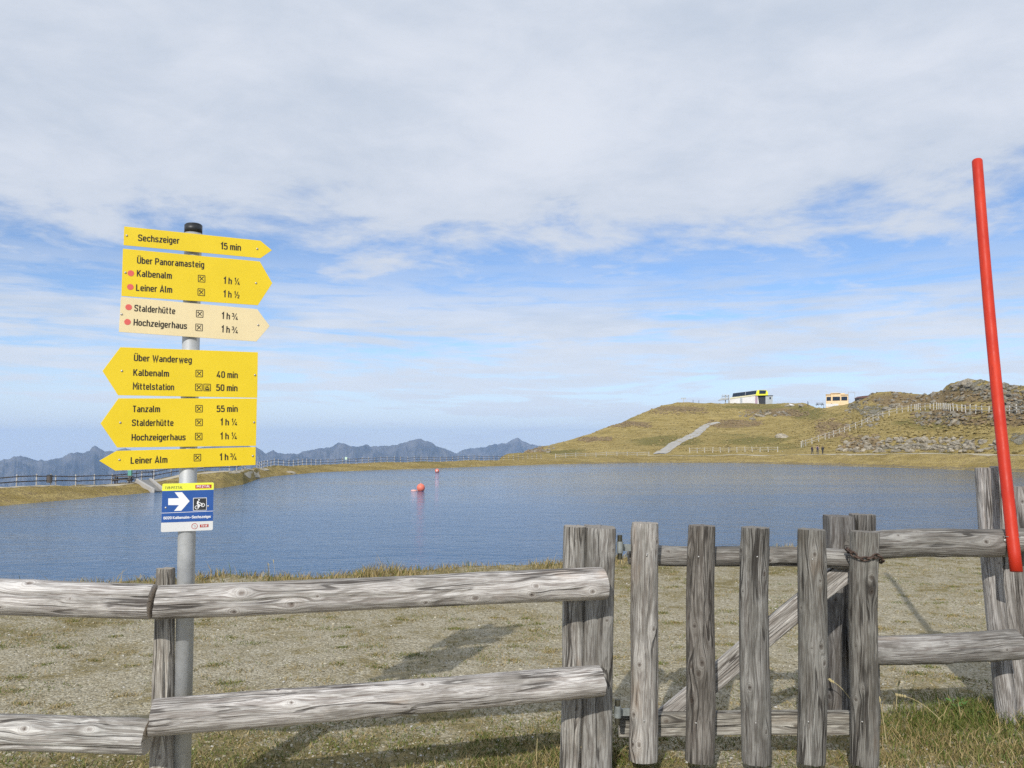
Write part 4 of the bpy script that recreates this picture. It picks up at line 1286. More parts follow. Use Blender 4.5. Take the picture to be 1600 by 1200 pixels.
far_fence('long low fence on the far bank below the mountains', crown_pts(list(range(402, 860, 10)), 2.6), 1.45, 0.95, 0.05, 0.035, rails=(0.82, 0.4), rail_mat=TIMBD)
def gpts(pxs): 
    out = [hit(*p) for p in pxs]
    return [p for p in out if p is not None]
def gpath(pxs, n=8):
    """dense ground path through photograph directions"""
    out = []
    for (x0, y0), (x1, y1) in zip(pxs, pxs[1:]):
        for i in range(n):
            h_ = hit(x0 + (x1 - x0) * i / n, y0 + (y1 - y0) * i / n)
            if h_ is not None: out.append(h_)
    h_ = hit(*pxs[-1])
    if h_ is not None: out.append(h_)
    return out
far_fence('pale fence along the lakeside path where it meets the gravel road', crown_pts(list(range(868, 1030, 10)), 3.0), 2.6, 0.95, 0.07, 0.04, rail_mat=TIMB)
far_fence('pale post fence at the foot of the grassy slope left of the walkers', gpath([(1078, 707.5), (1130, 707), (1180, 706.5), (1228, 706)], 6), 1.9, 1.2, 0.08, 0.04, rail_mat=WEATH, post_mat=POSTM, lean=0.10)
far_fence('pale post fence climbing the hillside and curving round under the rocks', gpath([(1252, 699), (1280, 690), (1310, 680), (1345, 667), (1375, 653), (1400, 646), (1430, 641.5), (1462, 640), (1480, 642), (1520, 646), (1560, 648), (1620, 647), (1700, 652)], 5), 1.75, 1.55, 0.09, 0.065, rail_mat=WEATH, post_mat=POSTM, lean=0.07)

# ------------------------------------------------------------------ tracks
def track(name, pts, wd, mat_, lift=0.12):
    V, F = [], []
    for i, p in enumerate(pts):
        d = (pts[min(i + 1, len(pts) - 1)] - pts[max(i - 1, 0)]); d.z = 0; d.normalize()
        n = Vector((-d.y, d.x, 0))
        ww = wd * (1 + 0.05 * math.sin(i * 0.5))
        for k in (-1, -0.5, 0, 0.5, 1):
            c = p + n * ww / 2 * k
            V.append((c.x, c.y, terrain_z(c.x, c.y) + lift * (1 if abs(k) < 1 else 0.3)))
    for i in range(len(pts) - 1):
        for k in range(4):
            F.append((i * 5 + k, i * 5 + k + 1, (i + 1) * 5 + k + 1, (i + 1) * 5 + k))
    return tag(obj(name, mesh_np(name, V, F, mat_)), kind='structure')
ROADM = plain('gravel_track', (0.40, 0.38, 0.34), 0.95, var=0.18, scale=0.8, bump=0.3)
PATHM = plain('trodden_path', (0.42, 0.37, 0.27), 0.95, var=0.15, scale=0.8, bump=0.3)
rd = gpath([(1030, 709.5), (1039, 704), (1048, 698), (1057, 691.5), (1066, 687.5), (1075, 684), (1084, 680), (1090, 676), (1095, 671.5), (1100, 667.5), (1105, 664.5), (1113, 662), (1123, 660)], 5)
track('road', rd, 2.9, ROADM, 0.16)
track('path', crown_pts(list(range(1010, 1700, 8)), 1.6), 2.6, PATHM, 0.07)
track('path', crown_pts(list(range(-300, 420, 8)), 1.4), 1.6, PATHM, 0.05)

# ------------------------------------------------------------------ rocks and shrubs on the hill
def ico(sub=1):
    import bmesh
    bm = bmesh.new()
    bmesh.ops.create_icosphere(bm, subdivisions=sub, radius=1.0)
    V = np.array([v.co for v in bm.verts]); F = np.array([[v.index for v in f.verts] for f in bm.faces])
    bm.free()
    return V, F
IV1, IF1 = ico(1)
IV2, IF2 = ico(2)
def rock_shape(seed, V=IV2, rough=0.28):
    n = fbm(V[:, 0] * 1.1 + seed, V[:, 1] * 1.1, V[:, 2] * 1.1, 3, seed)
    P = V * (1 + rough * n)[:, None]
    # a few flat cleaved faces
    rs = np.random.default_rng(seed)
    for _ in range(7):
        d = rs.normal(size=3); d /= np.linalg.norm(d)
        k = rs.uniform(0.55, 0.8)
        over = P @ d - k
        P -= np.outer(np.maximum(over, 0), d)
    return P
rock_meshes = [mesh_np('stone', rock_shape(s, IV2), IF2, ROCK, False) for s in range(8)]
small_rocks = [rock_shape(50 + s, IV1) for s in range(6)]
def put_stone(parent, p, size, name='stone'):
    o = obj(name, random.choice(rock_meshes), parent)
    base = parent.location if parent is not None else Vector((0, 0, 0))
    o.location = p - base
    o.rotation_euler = (random.uniform(-.4, .4), random.uniform(-.4, .4), random.uniform(0, 6.28))
    o.scale = (size * random.uniform(0.9, 1.6), size * random.uniform(0.8, 1.1), size * random.uniform(0.5, 0.8))
    return o
rw_base = hit(1430, 705)
rwall = thing('stone_embankment', 'long bank of piled grey boulders beside the lakeside path', 'stone bank', rw_base)
cnt = 0
for _ in range(700):
    x = random.uniform(1310, 1572); y = random.uniform(683, 707)
    lo = 707; hi = 683 + 10 * abs((x - 1440) / 130) ** 2 + 2 * math.sin(x * 0.1)
    if y < hi or cnt >= 235: continue
    h_ = hit(x, y)
    if h_ is None: continue
    put_stone(rwall, h_ + Vector((0, 0, 0.1)), random.uniform(0.28, 0.68)); cnt += 1
# countable single boulders
for (x, y, s_, lab) in ((1187, 651, 1.6, 'pale boulder, middle one of three on the slope below the lift station'), (1176, 656, 1.3, 'pale boulder lowest of three on the slope below the lift station'), (1199, 648, 1.2, 'pale boulder highest of three on the slope below the lift station'),
                     (1221, 684, 1.5, 'flat pale boulder alone on the grassy slope above the post fence'), (1507, 602, 1.7, 'big weathered rock outcrop on the right skyline'), (1398, 611, 1.4, 'small boulder standing on the skyline above the curved fence'),
                     (1386, 611.5, 1.2, 'rounded boulder on the skyline left of a smaller one'), (1490, 662, 1.0, 'light grey slab below the fence on the right hill'), (1444, 690.5, 1.1, 'whitish boulder standing out in the stone bank'),
                     (1352, 686, 0.9, 'whitish boulder at the left upper end of the stone bank'), (456, 739.5, 0.5, 'small pale rock at the water edge of the far left bank')):
    h_ = hit(x, y)
    if h_ is None: h_ = at(x, y, 200); h_.z = terrain_z(h_.x, h_.y)
    o = put_stone(None, h_ + Vector((0, 0, s_ * 0.1)), s_, 'boulder')
    tag(o, lab, 'boulder', 'boulders around the lake')
def scatter(name, n, ells, size, shapes, faces, mat_, seed, flat=0.6, tint=None):
    rs = random.Random(seed)
    Vs, Fs, base = [], [], 0
    made = 0
    tries = 0
    while made < n and tries < n * 5:
        tries += 1
        cx, cy, ax, ay = rs.choice(ells)
        x, y = cx + rs.uniform(-1, 1) * ax, cy + rs.uniform(-1, 1) * ay
        if y > 707 or x < 790: continue
        h_ = hit(x, y, 100)
        if h_ is None: continue
        s_ = size * rs.uniform(0.35, 1.0) ** 1.5 * 1.5
        sh = shapes[rs.randrange(len(shapes))]
        a = rs.uniform(0, 6.28)
        c, s__ = math.cos(a), math.sin(a)
        P = sh * np.array([s_ * rs.uniform(0.8, 1.4), s_, s_ * flat])
        P = np.stack([P[:, 0] * c - P[:, 1] * s__, P[:, 0] * s__ + P[:, 1] * c, P[:, 2]], -1) + np.array([h_.x, h_.y, h_.z + 0.05])
        Vs.append(P); Fs.append(faces + base); base += len(P); made += 1
    return tag(obj(name, mesh_np(name, np.concatenate(Vs), np.concatenate(Fs), mat_, False)), kind='stuff')
HEATHM = make_rockmat('heather_scrub', (0.15, 0.12, 0.06), (0.31, 0.22, 0.13), (0.18, 0.18, 0.065), 1.5)
GRASSC = make_rockmat('dry_tussock', (0.28, 0.22, 0.075), (0.50, 0.39, 0.155), (0.24, 0.21, 0.075), 1.0)
scatter('rubble', 430, [(1540, 612, 85, 14), (1475, 655, 45, 10), (1580, 635, 36, 22), (1350, 650, 26, 20), (1400, 622, 60, 9), (1195, 648, 40, 4), (840, 702, 26, 6), (1540, 612, 85, 14)], 0.60, small_rocks, IF1, ROCK, 5)
bush = [rock_shape(80 + s, IV1, 0.5) for s in range(4)]
scatter('undergrowth', 2000, HEATH, 0.5, bush, IF1, HEATHM, 6, 0.45)
scatter('grass_tussocks', 2600, [(1150, 680, 130, 28), (1000, 685, 140, 22), (1440, 668, 110, 18), (1300, 670, 60, 30), (1100, 640, 110, 10), (1350, 712, 250, 8)], 0.42, bush, IF1, GRASSC, 8, 0.35)

# ------------------------------------------------------------------ buildings on the ridge
GL = plain('dark_glass', (0.015, 0.025, 0.045), 0.15)
WHITEW = plain('white_render', (0.72, 0.71, 0.70), 0.7, var=0.06, scale=0.6)
YELB = plain('bright_yellow_panel', (0.82, 0.80, 0.03), 0.45, var=0.03)
GREYW = plain('grey_cladding', (0.40, 0.43, 0.45), 0.6, var=0.08, scale=0.5)
PURP = plain('mauve_panel', (0.38, 0.27, 0.34), 0.6)
def local_frame(p, x0, y0, x1, y1, D):
    """thing base at p; returns function px,py -> local x,z at depth D"""
    def f(x, y, dy=0.0):
        v = at(x, y, D + dy)
        return ((v.x - p.x) * ca, v.z - p.z)
    ca = math.cos(math.atan2(p.x, p.y))
    return f
D1 = 346.0
sb = at(1172, 630, D1)
st_ = thing('lift_station', 'white chairlift top station with dark glass roof band and yellow front on the ridge', 'lift station', sb, -math.atan2(sb.x, sb.y) * 0.95)
fz = local_frame(sb, 0, 0, 0, 0, D1)
z0 = -2.5
def PX(*a): return [fz(x, y) for x, y in a]
wl = MB().prism([fz(1138, 633), fz(1186, 633), fz(1184, 617.5), fz(1140, 623)][::1], 0, 9); wl.build('wall', WHITEW, st_)
MB().prism(PX((1140, 623), (1184, 617.5), (1184, 615.8), (1141, 621)), -0.25, 9.2).build('eaves_band', plain('pale_yellow_trim', (0.72, 0.68, 0.45), 0.6), st_)
MB().prism(PX((1143.5, 620.6), (1180, 615.6), (1182.5, 610), (1147, 613.5), (1144.5, 616)), 0.2, 8.6).build('roof', GREYW, st_)
for (a, b) in ((1144.2, 1163.9), (1164.7, 1181.3)):
    ya = np.interp(a, [1145, 1181], [619.4, 616.2]); yb_ = np.interp(b, [1145, 1181], [619.4, 616.2])
    ta = np.interp(a, [1145, 1181], [614.2, 610.4]); tb = np.interp(b, [1145, 1181], [614.2, 610.4])
    MB().prism(PX((a, ya), (b, yb_), (b + 0.7, tb), (a + 0.9, ta)), -0.05, 0.35).build('window', GL, st_)
MB().prism(PX((1180.5, 618.3), (1200, 618), (1199.6, 613), (1197, 610), (1184, 609.8), (1182.6, 611)), -0.6, 9.3).build('yellow_front', YELB, st_)
MB().prism(PX((1186, 615.6), (1196, 615.7), (1197, 610.6), (1186.3, 610.2)), -0.75, 0.0).build('window', GL, st_)
MB().prism(PX((1183.5, 633), (1196, 633), (1196, 618.2), (1183.5, 618.2)), 0.6, 8).build('gate_opening', CAP, st_)
MB().prism(PX((1180, 633), (1183.6, 633), (1183.6, 618.4), (1180, 618.4)), -0.3, 8).build('mauve_wall', PURP, st_)
MB().prism(PX((1196, 633), (1207, 633), (1207, 619), (1196, 619)), -0.2, 7).build('annex', GREYW, st_)
MB().prism(PX((1195.5, 619), (1207.6, 619), (1207.6, 618.2), (1195.5, 618.2)), -0.5, 7.3).build('annex_roof', DARKM, st_)
MB().prism(PX((1202, 624), (1204.4, 624), (1204.4, 621), (1202, 621)), -0.3, 0).build('window', GL, st_)
MB().box((*[fz(1158, 626)[0]], -0.15, fz(1158, 628)[1]), (0.9, 0.3, 3.5)).build('pillar', GREYW, st_)

tb_ = at(1132, 630, D1)
tw = thing('lift_gantry', 'grey steel chairlift gantry standing left of the top station', 'lift gantry', tb_, -math.atan2(tb_.x, tb_.y))
fz = local_frame(tb_, 0, 0, 0, 0, D1)
m = MB()
for x in (1133.5, 1138.5): m.tube((fz(x, 633)[0], 0, fz(x, 633)[1]), (fz(x, 617)[0], 0, fz(x, 617)[1]), 0.22, n=8)
m.build('mast', STEEL, tw)
MB().prism(PX((1128, 617.6), (1139, 617.9), (1139, 617), (1128, 616.8)), -0.6, 0.6).build('cross_beam', STEEL, tw)
MB().prism(PX((1122, 625.6), (1137, 624.5), (1138, 621.5), (1128, 622.3)), -1.6, 1.6).build('platform', GREYW, tw)
m = MB()
for (a, b, c_, d_) in ((1128, 617, 1128, 622), (1133, 617, 1133, 622), (1128, 619.5, 1138, 619.2)): m.tube((fz(a, b)[0], 0.7, fz(a, b)[1]), (fz(c_, d_)[0], 0.7, fz(c_, d_)[1]), 0.12, n=6)
m.build('railing', STEEL, tw)
# lift pylon
pb_ = at(1068, 632, 338)
py_ = thing('lift_pylon', 'T-shaped chairlift pylon alone on the ridge left of the station', 'lift pylon', pb_)
MB().tube((0, 0, -1.5), (0, 0, 2.6), 0.22, 0.15, n=8).build('mast', STEEL, py_)
MB().box((0, 0, 2.7), (1.8, 0.3, 0.22)).box((-0.8, 0, 2.45), (0.5, 0.2, 0.3)).box((0.8, 0, 2.45), (0.5, 0.2, 0.3)).build('crossarm', STEEL, py_)
for x, lab in ((1083, 'thin marker post on the ridge nearest the pylon'), (1092, 'thin marker post on the ridge nearest the lift gantry')):
    b_ = at(x, 630, 340); b_.z = terrain_z(b_.x, b_.y)
    tag(MB().tube((0, 0, -0.5), (0, 0, 1.3), 0.09, n=6).sphere((0, 0, 1.35), 0.13, 8, 6).build('marker_post', DARKM, None, b_), lab, 'post', 'marker posts on the ridge')

D2 = 268.0
kb = at(1308, 635, D2)
ki = thing('wooden_kiosk', 'small pale orange timber kiosk with three dark windows on the hill', 'kiosk', kb, -math.atan2(kb.x, kb.y) * 0.95)
fz = local_frame(kb, 0, 0, 0, 0, D2)
PINE = plain('fresh_pine', (0.80, 0.60, 0.36), 0.7, var=0.12, scale=1.5)
MB().prism(PX((1290.5, 638), (1326, 638), (1325, 616.2), (1320, 616.2), (1320, 614.6), (1298, 614.6), (1298, 616.2), (1290.5, 616.2)), 0, 4).build('wall', PINE, ki)
MB().prism(PX((1290.9, 635.5), (1310, 634.4), (1310, 630.8), (1290.9, 630.8)), -0.06, 0.05).build('white_plinth', WHITEW, ki)
for a, b in ((1291.5, 1298.3), (1301, 1312.5), (1314.6, 1323.8)):
    MB().prism(PX((a, 625.8), (b, 625.8), (b, 619.9), (a, 619.9)), -0.12, 0.05).build('window', GL, ki)
MB().prism(PX((1298.6, 630), (1300, 630), (1300, 615.6), (1298.6, 615.6)), -0.3, 0.0).build('corner_post', PINE, ki)
MB().prism(PX((1290, 616.3), (1299, 616.3), (1299, 615.6), (1290, 615.6)), -0.4, 4.3).prism(PX((1297.4, 614.7), (1313.4, 614.7), (1310, 613.8), (1298, 613.8)), -0.4, 4.3).prism(PX((1313.6, 617), (1325.6, 617), (1325.6, 616.3), (1313.6, 616.3)), -0.4, 4.3).build('roof', PINE, ki)

gb = at(1331, 625, 268)
go_ = thing('steel_frame', 'thin steel goal-shaped frame standing just right of the kiosk', 'frame', gb)
MB().tube((-1.05, 0, -1.5), (-1.05, 0, 2.8), 0.07, n=6).build('upright', STEEL, go_)
MB().tube((1.05, 0, -1.5), (1.05, 0, 2.6), 0.07, n=6).build('upright', STEEL, go_)
MB().tube((-1.1, 0, 2.6), (1.1, 0, 2.5), 0.06, n=6).build('crossbar', STEEL, go_)
hb = hit(1350, 623) or at(1350, 623, 255)
hr = thing('low_shed', 'low dark brown shed roof half sunk behind the rocks right of the kiosk', 'shed', hb)
MB().prism([(-1.6, 0.2), (1.7, 0.2), (1.9, 1.0), (-0.6, 0.75)], 0, 3).build('roof', plain('rusty_roof', (0.14, 0.07, 0.06), 0.7), hr)
MB().prism([(-1.4, -0.6), (1.6, -0.6), (1.6, 0.2), (-1.4, 0.2)], 0.2, 2.8).build('wall', TIMBD, hr)

# ------------------------------------------------------------------ people
def person(p, rz, label, jac, trou, hgt=1.72, stride=0.12, hair=(0.05, 0.035, 0.02), backpack=None, arm=0.0):
    k = hgt / 1.72
    me = bpy.data.meshes.new('body')
    pts = {'pel': (0, 0, .93, .13), 'waist': (0, 0, 1.08, .125), 'chest': (0, 0, 1.30, .15), 'neck': (0, 0, 1.47, .055), 'head0': (0, -.01, 1.56, .085), 'head1': (0, -.01, 1.66, .085),
           'hl': (.10, 0, .88, .09), 'kl': (.11, -stride * .6, .48, .065), 'al': (.11, -stride, .09, .045), 'tl': (.12, -stride - .15, .04, .04),
           'hr': (-.10, 0, .88, .09), 'kr': (-.11, stride * .2, .48, .065), 'ar': (-.11, stride, .09, .045), 'tr': (-.12, stride - .14, .04, .04),
           'sl': (.20, 0, 1.40, .065), 'el': (.26, .02 - arm * .1, 1.13, .05), 'wl': (.24, -.10 - arm, .90 + arm, .038), 'fl': (.24, -.15 - arm, .82 + arm * 1.2, .035),
           'sr': (-.20, 0, 1.40, .065), 'er': (-.26, .03, 1.13, .05), 'wr': (-.25, -.06, .88, .038), 'fr': (-.25, -.09, .80, .035)}
    nm = list(pts)
    ed = [('pel', 'waist'), ('waist', 'chest'), ('chest', 'neck'), ('neck', 'head0'), ('head0', 'head1'), ('pel', 'hl'), ('hl', 'kl'), ('kl', 'al'), ('al', 'tl'), ('pel', 'hr'), ('hr', 'kr'), ('kr', 'ar'), ('ar', 'tr'),
          ('chest', 'sl'), ('sl', 'el'), ('el', 'wl'), ('wl', 'fl'), ('chest', 'sr'), ('sr', 'er'), ('er', 'wr'), ('wr', 'fr')]
    me.from_pydata([tuple(c * k for c in pts[n][:3]) for n in nm], [(nm.index(a), nm.index(b)) for a, b in ed], [])
    t = bpy.data.objects.new('person', me)
    t.location = p
    t.rotation_euler = (0, 0, rz)
    link(t)
    sk = t.modifiers.new('skin', 'SKIN')
    for i, n in enumerate(nm):
        v = me.skin_vertices[0].data[i]
        bulk = 1.0 if n in ('head0', 'head1', 'neck') else 1.3
        v.radius = (pts[n][3] * k * bulk, pts[n][3] * k * 0.85 * bulk)
        v.use_root = (n == 'pel')
    t.modifiers.new('sub', 'SUBSURF').levels = 1
    t.modifiers['sub'].render_levels = 2
    m_, tt, pp = mat('clothes')
    co = tt.node('ShaderNodeTexCoord').outputs['Object']
    z = tt.node('ShaderNodeSeparateXYZ', {0: co}).outputs[2]
    c = tt.mix(tt.smooth(z, 0.95 * k, 0.96 * k), trou, jac)
    c = tt.mix(tt.smooth(z, 1.47 * k, 1.48 * k), c, (0.45, 0.28, 0.20))
    c = tt.mix(tt.smooth(z, 0.10 * k, 0.09 * k), c, (0.03, 0.025, 0.02))
    tt.put(pp, 'Base Color', c); pp.inputs['Roughness'].default_value = 0.85
    me.materials.append(m_)
    tag(t, label, 'person', 'walkers on the lakeside path')
    MB().sphere((0, 0.02 * k, 1.67 * k), 0.112 * k, 14, 10, (0.95, 1.05, 1.0)).build('hair', plain('hair', hair, 0.8), t, smooth=True)
    if backpack:
        o = MB().box((0, 0.19 * k, 1.22 * k), (0.32, 0.2, 0.46)).build('backpack', plain('backpack', backpack, 0.8), t, bevel=0.05)
    return t
for (x, rz, lab, j, tr_, h_, bp) in ((1269, 0.5, 'walker in a dark jacket, left one of the group on the path', (0.055, 0.035, 0.045), (0.05, 0.05, 0.06), 1.72, None),
                             (1277.5, 2.8, 'walker in a light pinkish top with a dark rucksack in the middle', (0.45, 0.30, 0.32), (0.05, 0.055, 0.075), 1.80, (0.04, 0.04, 0.06)),
                             (1285.5, -0.9, 'walker in black nearest the stone bank on the path', (0.03, 0.03, 0.035), (0.04, 0.04, 0.045), 1.66, None)):
    c = crown_pts([x], 1.0)[0]
    c.z = terrain_z(c.x, c.y) + 0.06
    person(c, rz, lab, j, tr_, h_, 0.14, backpack=bp, arm=0.15 if bp else 0.0)
# small visitors and a parked cart on the skyline between the two buildings
for (x, lab, j) in ((1262.5, 'tiny figure in dark clothes standing on the ridge left of the kiosk', (0.03, 0.04, 0.07)), (1287, 'tiny figure in blue beside the left kiosk wall', (0.06, 0.09, 0.2))):
    c = hit(x, 634.5) or at(x, 634, 280)
    c.z = terrain_z(c.x, c.y)
    o = person(c, 1.0, lab, j, (0.04, 0.04, 0.06), 1.7, 0.05)
    o['group'] = 'people on the ridge'
for (x, y, s_, lab, mt) in ((1231, 633, 1.5, 'grey pile of stones on the ridge nearest the lift station', ROCK), (1239, 632.6, 1.0, 'whitish stone on the ridge beside the grey pile', WHITEW), (1253, 633.6, 1.3, 'dark flat stone on the ridge left of the tiny figure', DARKM)):
    c = hit(x, y + 1.5) or at(x, y, 300)
    o = put_stone(None, c, s_, 'boulder'); o.data = o.data.copy(); o.data.materials[0] = mt if mt is not DARKM else ROCK
    tag(o, lab, 'boulder', 'boulders around the lake')
# picnic table like low bench row by the kiosk
c = hit(1281, 634.8) or at(1281, 634, 275)
tbn = thing('picnic_bench', 'low dark bench on the ridge left of the kiosk', 'bench', c)
MB().box((0, 0, 0.9), (2.4, 0.8, 0.1)).build('table_top', TIMBD, tbn)
for s_ in (-1, 1):
    MB().box((0, s_ * 0.8, 0.5), (2.4, 0.3, 0.08)).build('seat', TIMBD, tbn)
    MB().box((s_ * 0.9, 0, 0.4), (0.12, 1.7, 0.12)).box((s_ * 0.9, 0, 0.6), (0.12, 0.12, 0.62)).box((s_ * 0.9, 0.8, 0.2), (0.1, 0.1, 0.5)).box((s_ * 0.9, -0.8, 0.2), (0.1, 0.1, 0.5)).build('leg', TIMBD, tbn)

# ------------------------------------------------------------------ left bank furniture
def bank_pt(x, extra):
    c = crown_pts([x], extra)[0]; c.z = terrain_z(c.x, c.y); return c
c = bank_pt(79, 2.9)
lb = thing('litter_bin', 'dark litter bin fixed to the left bank fence', 'bin', c)
MB().tube((0, 0, 0.25), (0, 0, 0.80), 0.20, 0.23, n=14).build('body', TIMBD, lb)
MB().tube((0, 0, 0.80), (0, 0, 0.90), 0.25, 0.15, n=14).build('lid', DARKM, lb)
MB().tube((0, 0.22, -0.2), (0, 0.22, 0.95), 0.05, n=8).build('post', TIMB, lb)
c = bank_pt(194, 2.0)
bn = thing('picnic_table', 'dark timber picnic table on the left bank behind the lowest sign', 'table', c, 0.1)
MB().box((0, 0, 0.68), (1.7, 0.7, 0.08)).build('table_top', TIMBD, bn)
for s_ in (-1, 1):
    MB().box((0, s_ * 0.62, 0.42), (1.7, 0.26, 0.06)).build('bench', TIMBD, bn)
    MB().box((s_ * 0.6, 0, 0.33), (0.09, 1.4, 0.09)).box((s_ * 0.6, 0.25, 0.32), (0.09, 0.09, 0.64)).box((s_ * 0.6, -0.25, 0.32), (0.09, 0.09, 0.64)).build('leg', TIMBD, bn)
c = bank_pt(204.5, 2.6)
gb_ = thing('green_bin', 'small green waste bin on a post beside the picnic table', 'bin', c)
MB().box((0, 0, 0.80), (0.30, 0.26, 0.55)).build('body', GREENP, gb_)
MB().box((0, 0, 1.12), (0.36, 0.32, 0.08)).build('lid', plain('pale_green', (0.35, 0.6, 0.5), 0.5), gb_)
MB().tube((0, 0, -0.1), (0, 0, 0.53), 0.04, n=8).build('post', STEEL, gb_)
# slipway and its railing
tl_, tr__ = bank_pt(214, 0.6), bank_pt(236, 0.6)
def shore(x, e=0.0):
    az = az_of(x); rr, _ = prof(np.array([az])); r = rr[0][5] + e
    return Vector((r * math.sin(az), r * math.cos(az), ZW))
bl_, br_ = shore(241, -0.7), shore(256, -0.7)
sw = thing('slipway', 'pale concrete slipway running down the left bank into the lake', 'slipway', tl_)
def slab(name, a, b, c_, d_, th, mat_, up=0.0):
    P = [Vector(p) - tl_ + Vector((0, 0, up)) for p in (a, b, c_, d_)]
    V = P + [p - Vector((0, 0, th)) for p in P]
    return MB().add(V, [(0, 1, 2, 3)[::-1], (4, 5, 6, 7), (0, 1, 5, 4), (1, 2, 6, 5), (2, 3, 7, 6), (3, 0, 4, 7)]).build(name, mat_, sw)
up = Vector((0, 0, 0.22))
slab('ramp_surface', tl_ + up, tr__ + up, br_ + Vector((0, 0, -0.1)) + up, bl_ + Vector((0, 0, -0.1)) + up, 0.5, CONC)
for a, b in ((tl_, bl_), (tr__, br_)):
    w2 = Vector((0.12, 0, 0))
    slab('kerb', a - w2 + up, a + w2 + up, b + w2 + up, b - w2 + up, 0.5, plain('pale_concrete', (0.42, 0.40, 0.37), 0.85), 0.14)
c1, c2 = bank_pt(214.5, 0.9), bank_pt(239.5, 0.9)
rl = thing('handrail', 'thin dark metal handrail frame at the head of the slipway', 'handrail', c1)
for c_ in (c1, c2): MB().tube(c_ - c1 - Vector((0, 0, 0.2)), c_ - c1 + Vector((0, 0, 0.98)), 0.03, n=8).build('upright', DARKM, rl)
MB().tube(Vector((0, 0, 0.98)), c2 - c1 + Vector((0, 0, 0.98)), 0.03, n=8).build('top_bar', DARKM, rl)
MB().tube(Vector((0, 0, 0.55)), c2 - c1 + Vector((0, 0, 0.55)), 0.02, n=8).build('middle_bar', DARKM, rl)
c = bank_pt(541, 1.6)
ls = thing('life_ring_stand', 'tiny pale green stand in the middle of the far bank fence', 'stand', c)
MB().box((0, 0, 0.85), (0.35, 0.15, 0.4)).build('box', plain('mint_paint', (0.55, 0.75, 0.6), 0.5), ls)
MB().tube((0, 0, -0.2), (0, 0, 0.65), 0.06, n=8).build('post', STEEL, ls)

# ------------------------------------------------------------------ pebbles and grass near by
nearA = prof_az; nearR = prof_r[:, 1]
def near_r(X, Y): return np.interp(np.arctan2(X, Y), nearA, nearR)
def gz(X, Y):
    r = np.hypot(X, Y); r0 = near_r(X, Y); rel = np.clip(r / r0, 0, 1)
    return hnoise(X, Y, r, rel, X * 0 - 999, X * 0 + 9999)
def turf_mask(X, Y):
    return fbm(X * 1.1, Y * 1.1, 0, 4, 61) * 0.6 + fbm(X * 4, Y * 4, 0, 3, 62) * 0.35
def sample_area(n, y0, y1, power=1.6):
    Y = y0 + (y1 - y0) * rng.random(n) ** power
    X = (rng.random(n) * 2 - 1) * (Y * 0.68 + 0.3)
    ok = np.hypot(X, Y) < near_r(X, Y) - 0.05
    return X[ok], Y[ok]

def pebbles():
    X, Y = sample_area(42000, 3.9, 13.5, 1.5)
    tm = turf_mask(X, Y)
    keep = rng.random(len(X)) < np.clip(0.75 - tm, 0.12, 1)
    X, Y = X[keep], Y[keep]
    n = len(X)
    import itertools
    g = (1 + 5 ** .5) / 2
    base = np.array([(-1, g, 0), (1, g, 0), (-1, -g, 0), (1, -g, 0), (0, -1, g), (0, 1, g), (0, -1, -g), (0, 1, -g), (g, 0, -1), (g, 0, 1), (-g, 0, -1), (-g, 0, 1)]) / 1.9
    f0 = np.array([(0, 11, 5), (0, 5, 1), (0, 1, 7), (0, 7, 10), (0, 10, 11), (1, 5, 9), (5, 11, 4), (11, 10, 2), (10, 7, 6), (7, 1, 8), (3, 9, 4), (3, 4, 2), (3, 2, 6), (3, 6, 8), (3, 8, 9), (4, 9, 5), (2, 4, 11), (6, 2, 10), (8, 6, 7), (9, 8, 1)])
    s = 0.003 + 0.006 * rng.random(n) ** 3 + 0.012 * (rng.random(n) > 0.99) * rng.random(n)
    ang = rng.random(n) * 6.28
    P = base[None] * (1 + 0.25 * rng.standard_normal((n, 12, 1)).clip(-1, 1)) * s[:, None, None]
    P = P * np.stack([0.8 + 0.7 * rng.random(n), 0.8 + 0.3 * rng.random(n), 0.45 + 0.25 * rng.random(n)], -1)[:, None, :]
    c, q_ = np.cos(ang)[:, None], np.sin(ang)[:, None]
    PX_ = P[..., 0] * c - P[..., 1] * q_; PY_ = P[..., 0] * q_ + P[..., 1] * c
    Z = gz(X, Y)
    V = np.stack([PX_ + X[:, None], PY_ + Y[:, None], P[..., 2] + (Z + s * 0.25)[:, None]], -1).reshape(-1, 3)
    F = (f0[None] + (np.arange(n) * 12)[:, None, None]).reshape(-1, 3)
    me = mesh_np('gravel', V, F, PEBB, False)
    v = rng.random(n)
    col = np.stack([0.19 + 0.32 * v, 0.17 + 0.295 * v, 0.115 + 0.235 * v], -1)
    pale = rng.random(n) > 0.95
    col[pale] = np.array([0.62, 0.60, 0.56]) * (0.8 + 0.3 * rng.random((pale.sum(), 1)))
    a = me.color_attributes.new('tint', 'FLOAT_COLOR', 'POINT')
    cc_ = np.concatenate([np.repeat(col, 12, 0), np.ones((n * 12, 1))], 1)
    a.data.foreach_set('color', cc_.astype(np.float32).ravel())
    tag(obj('gravel', me), kind='stuff')
pebbles()

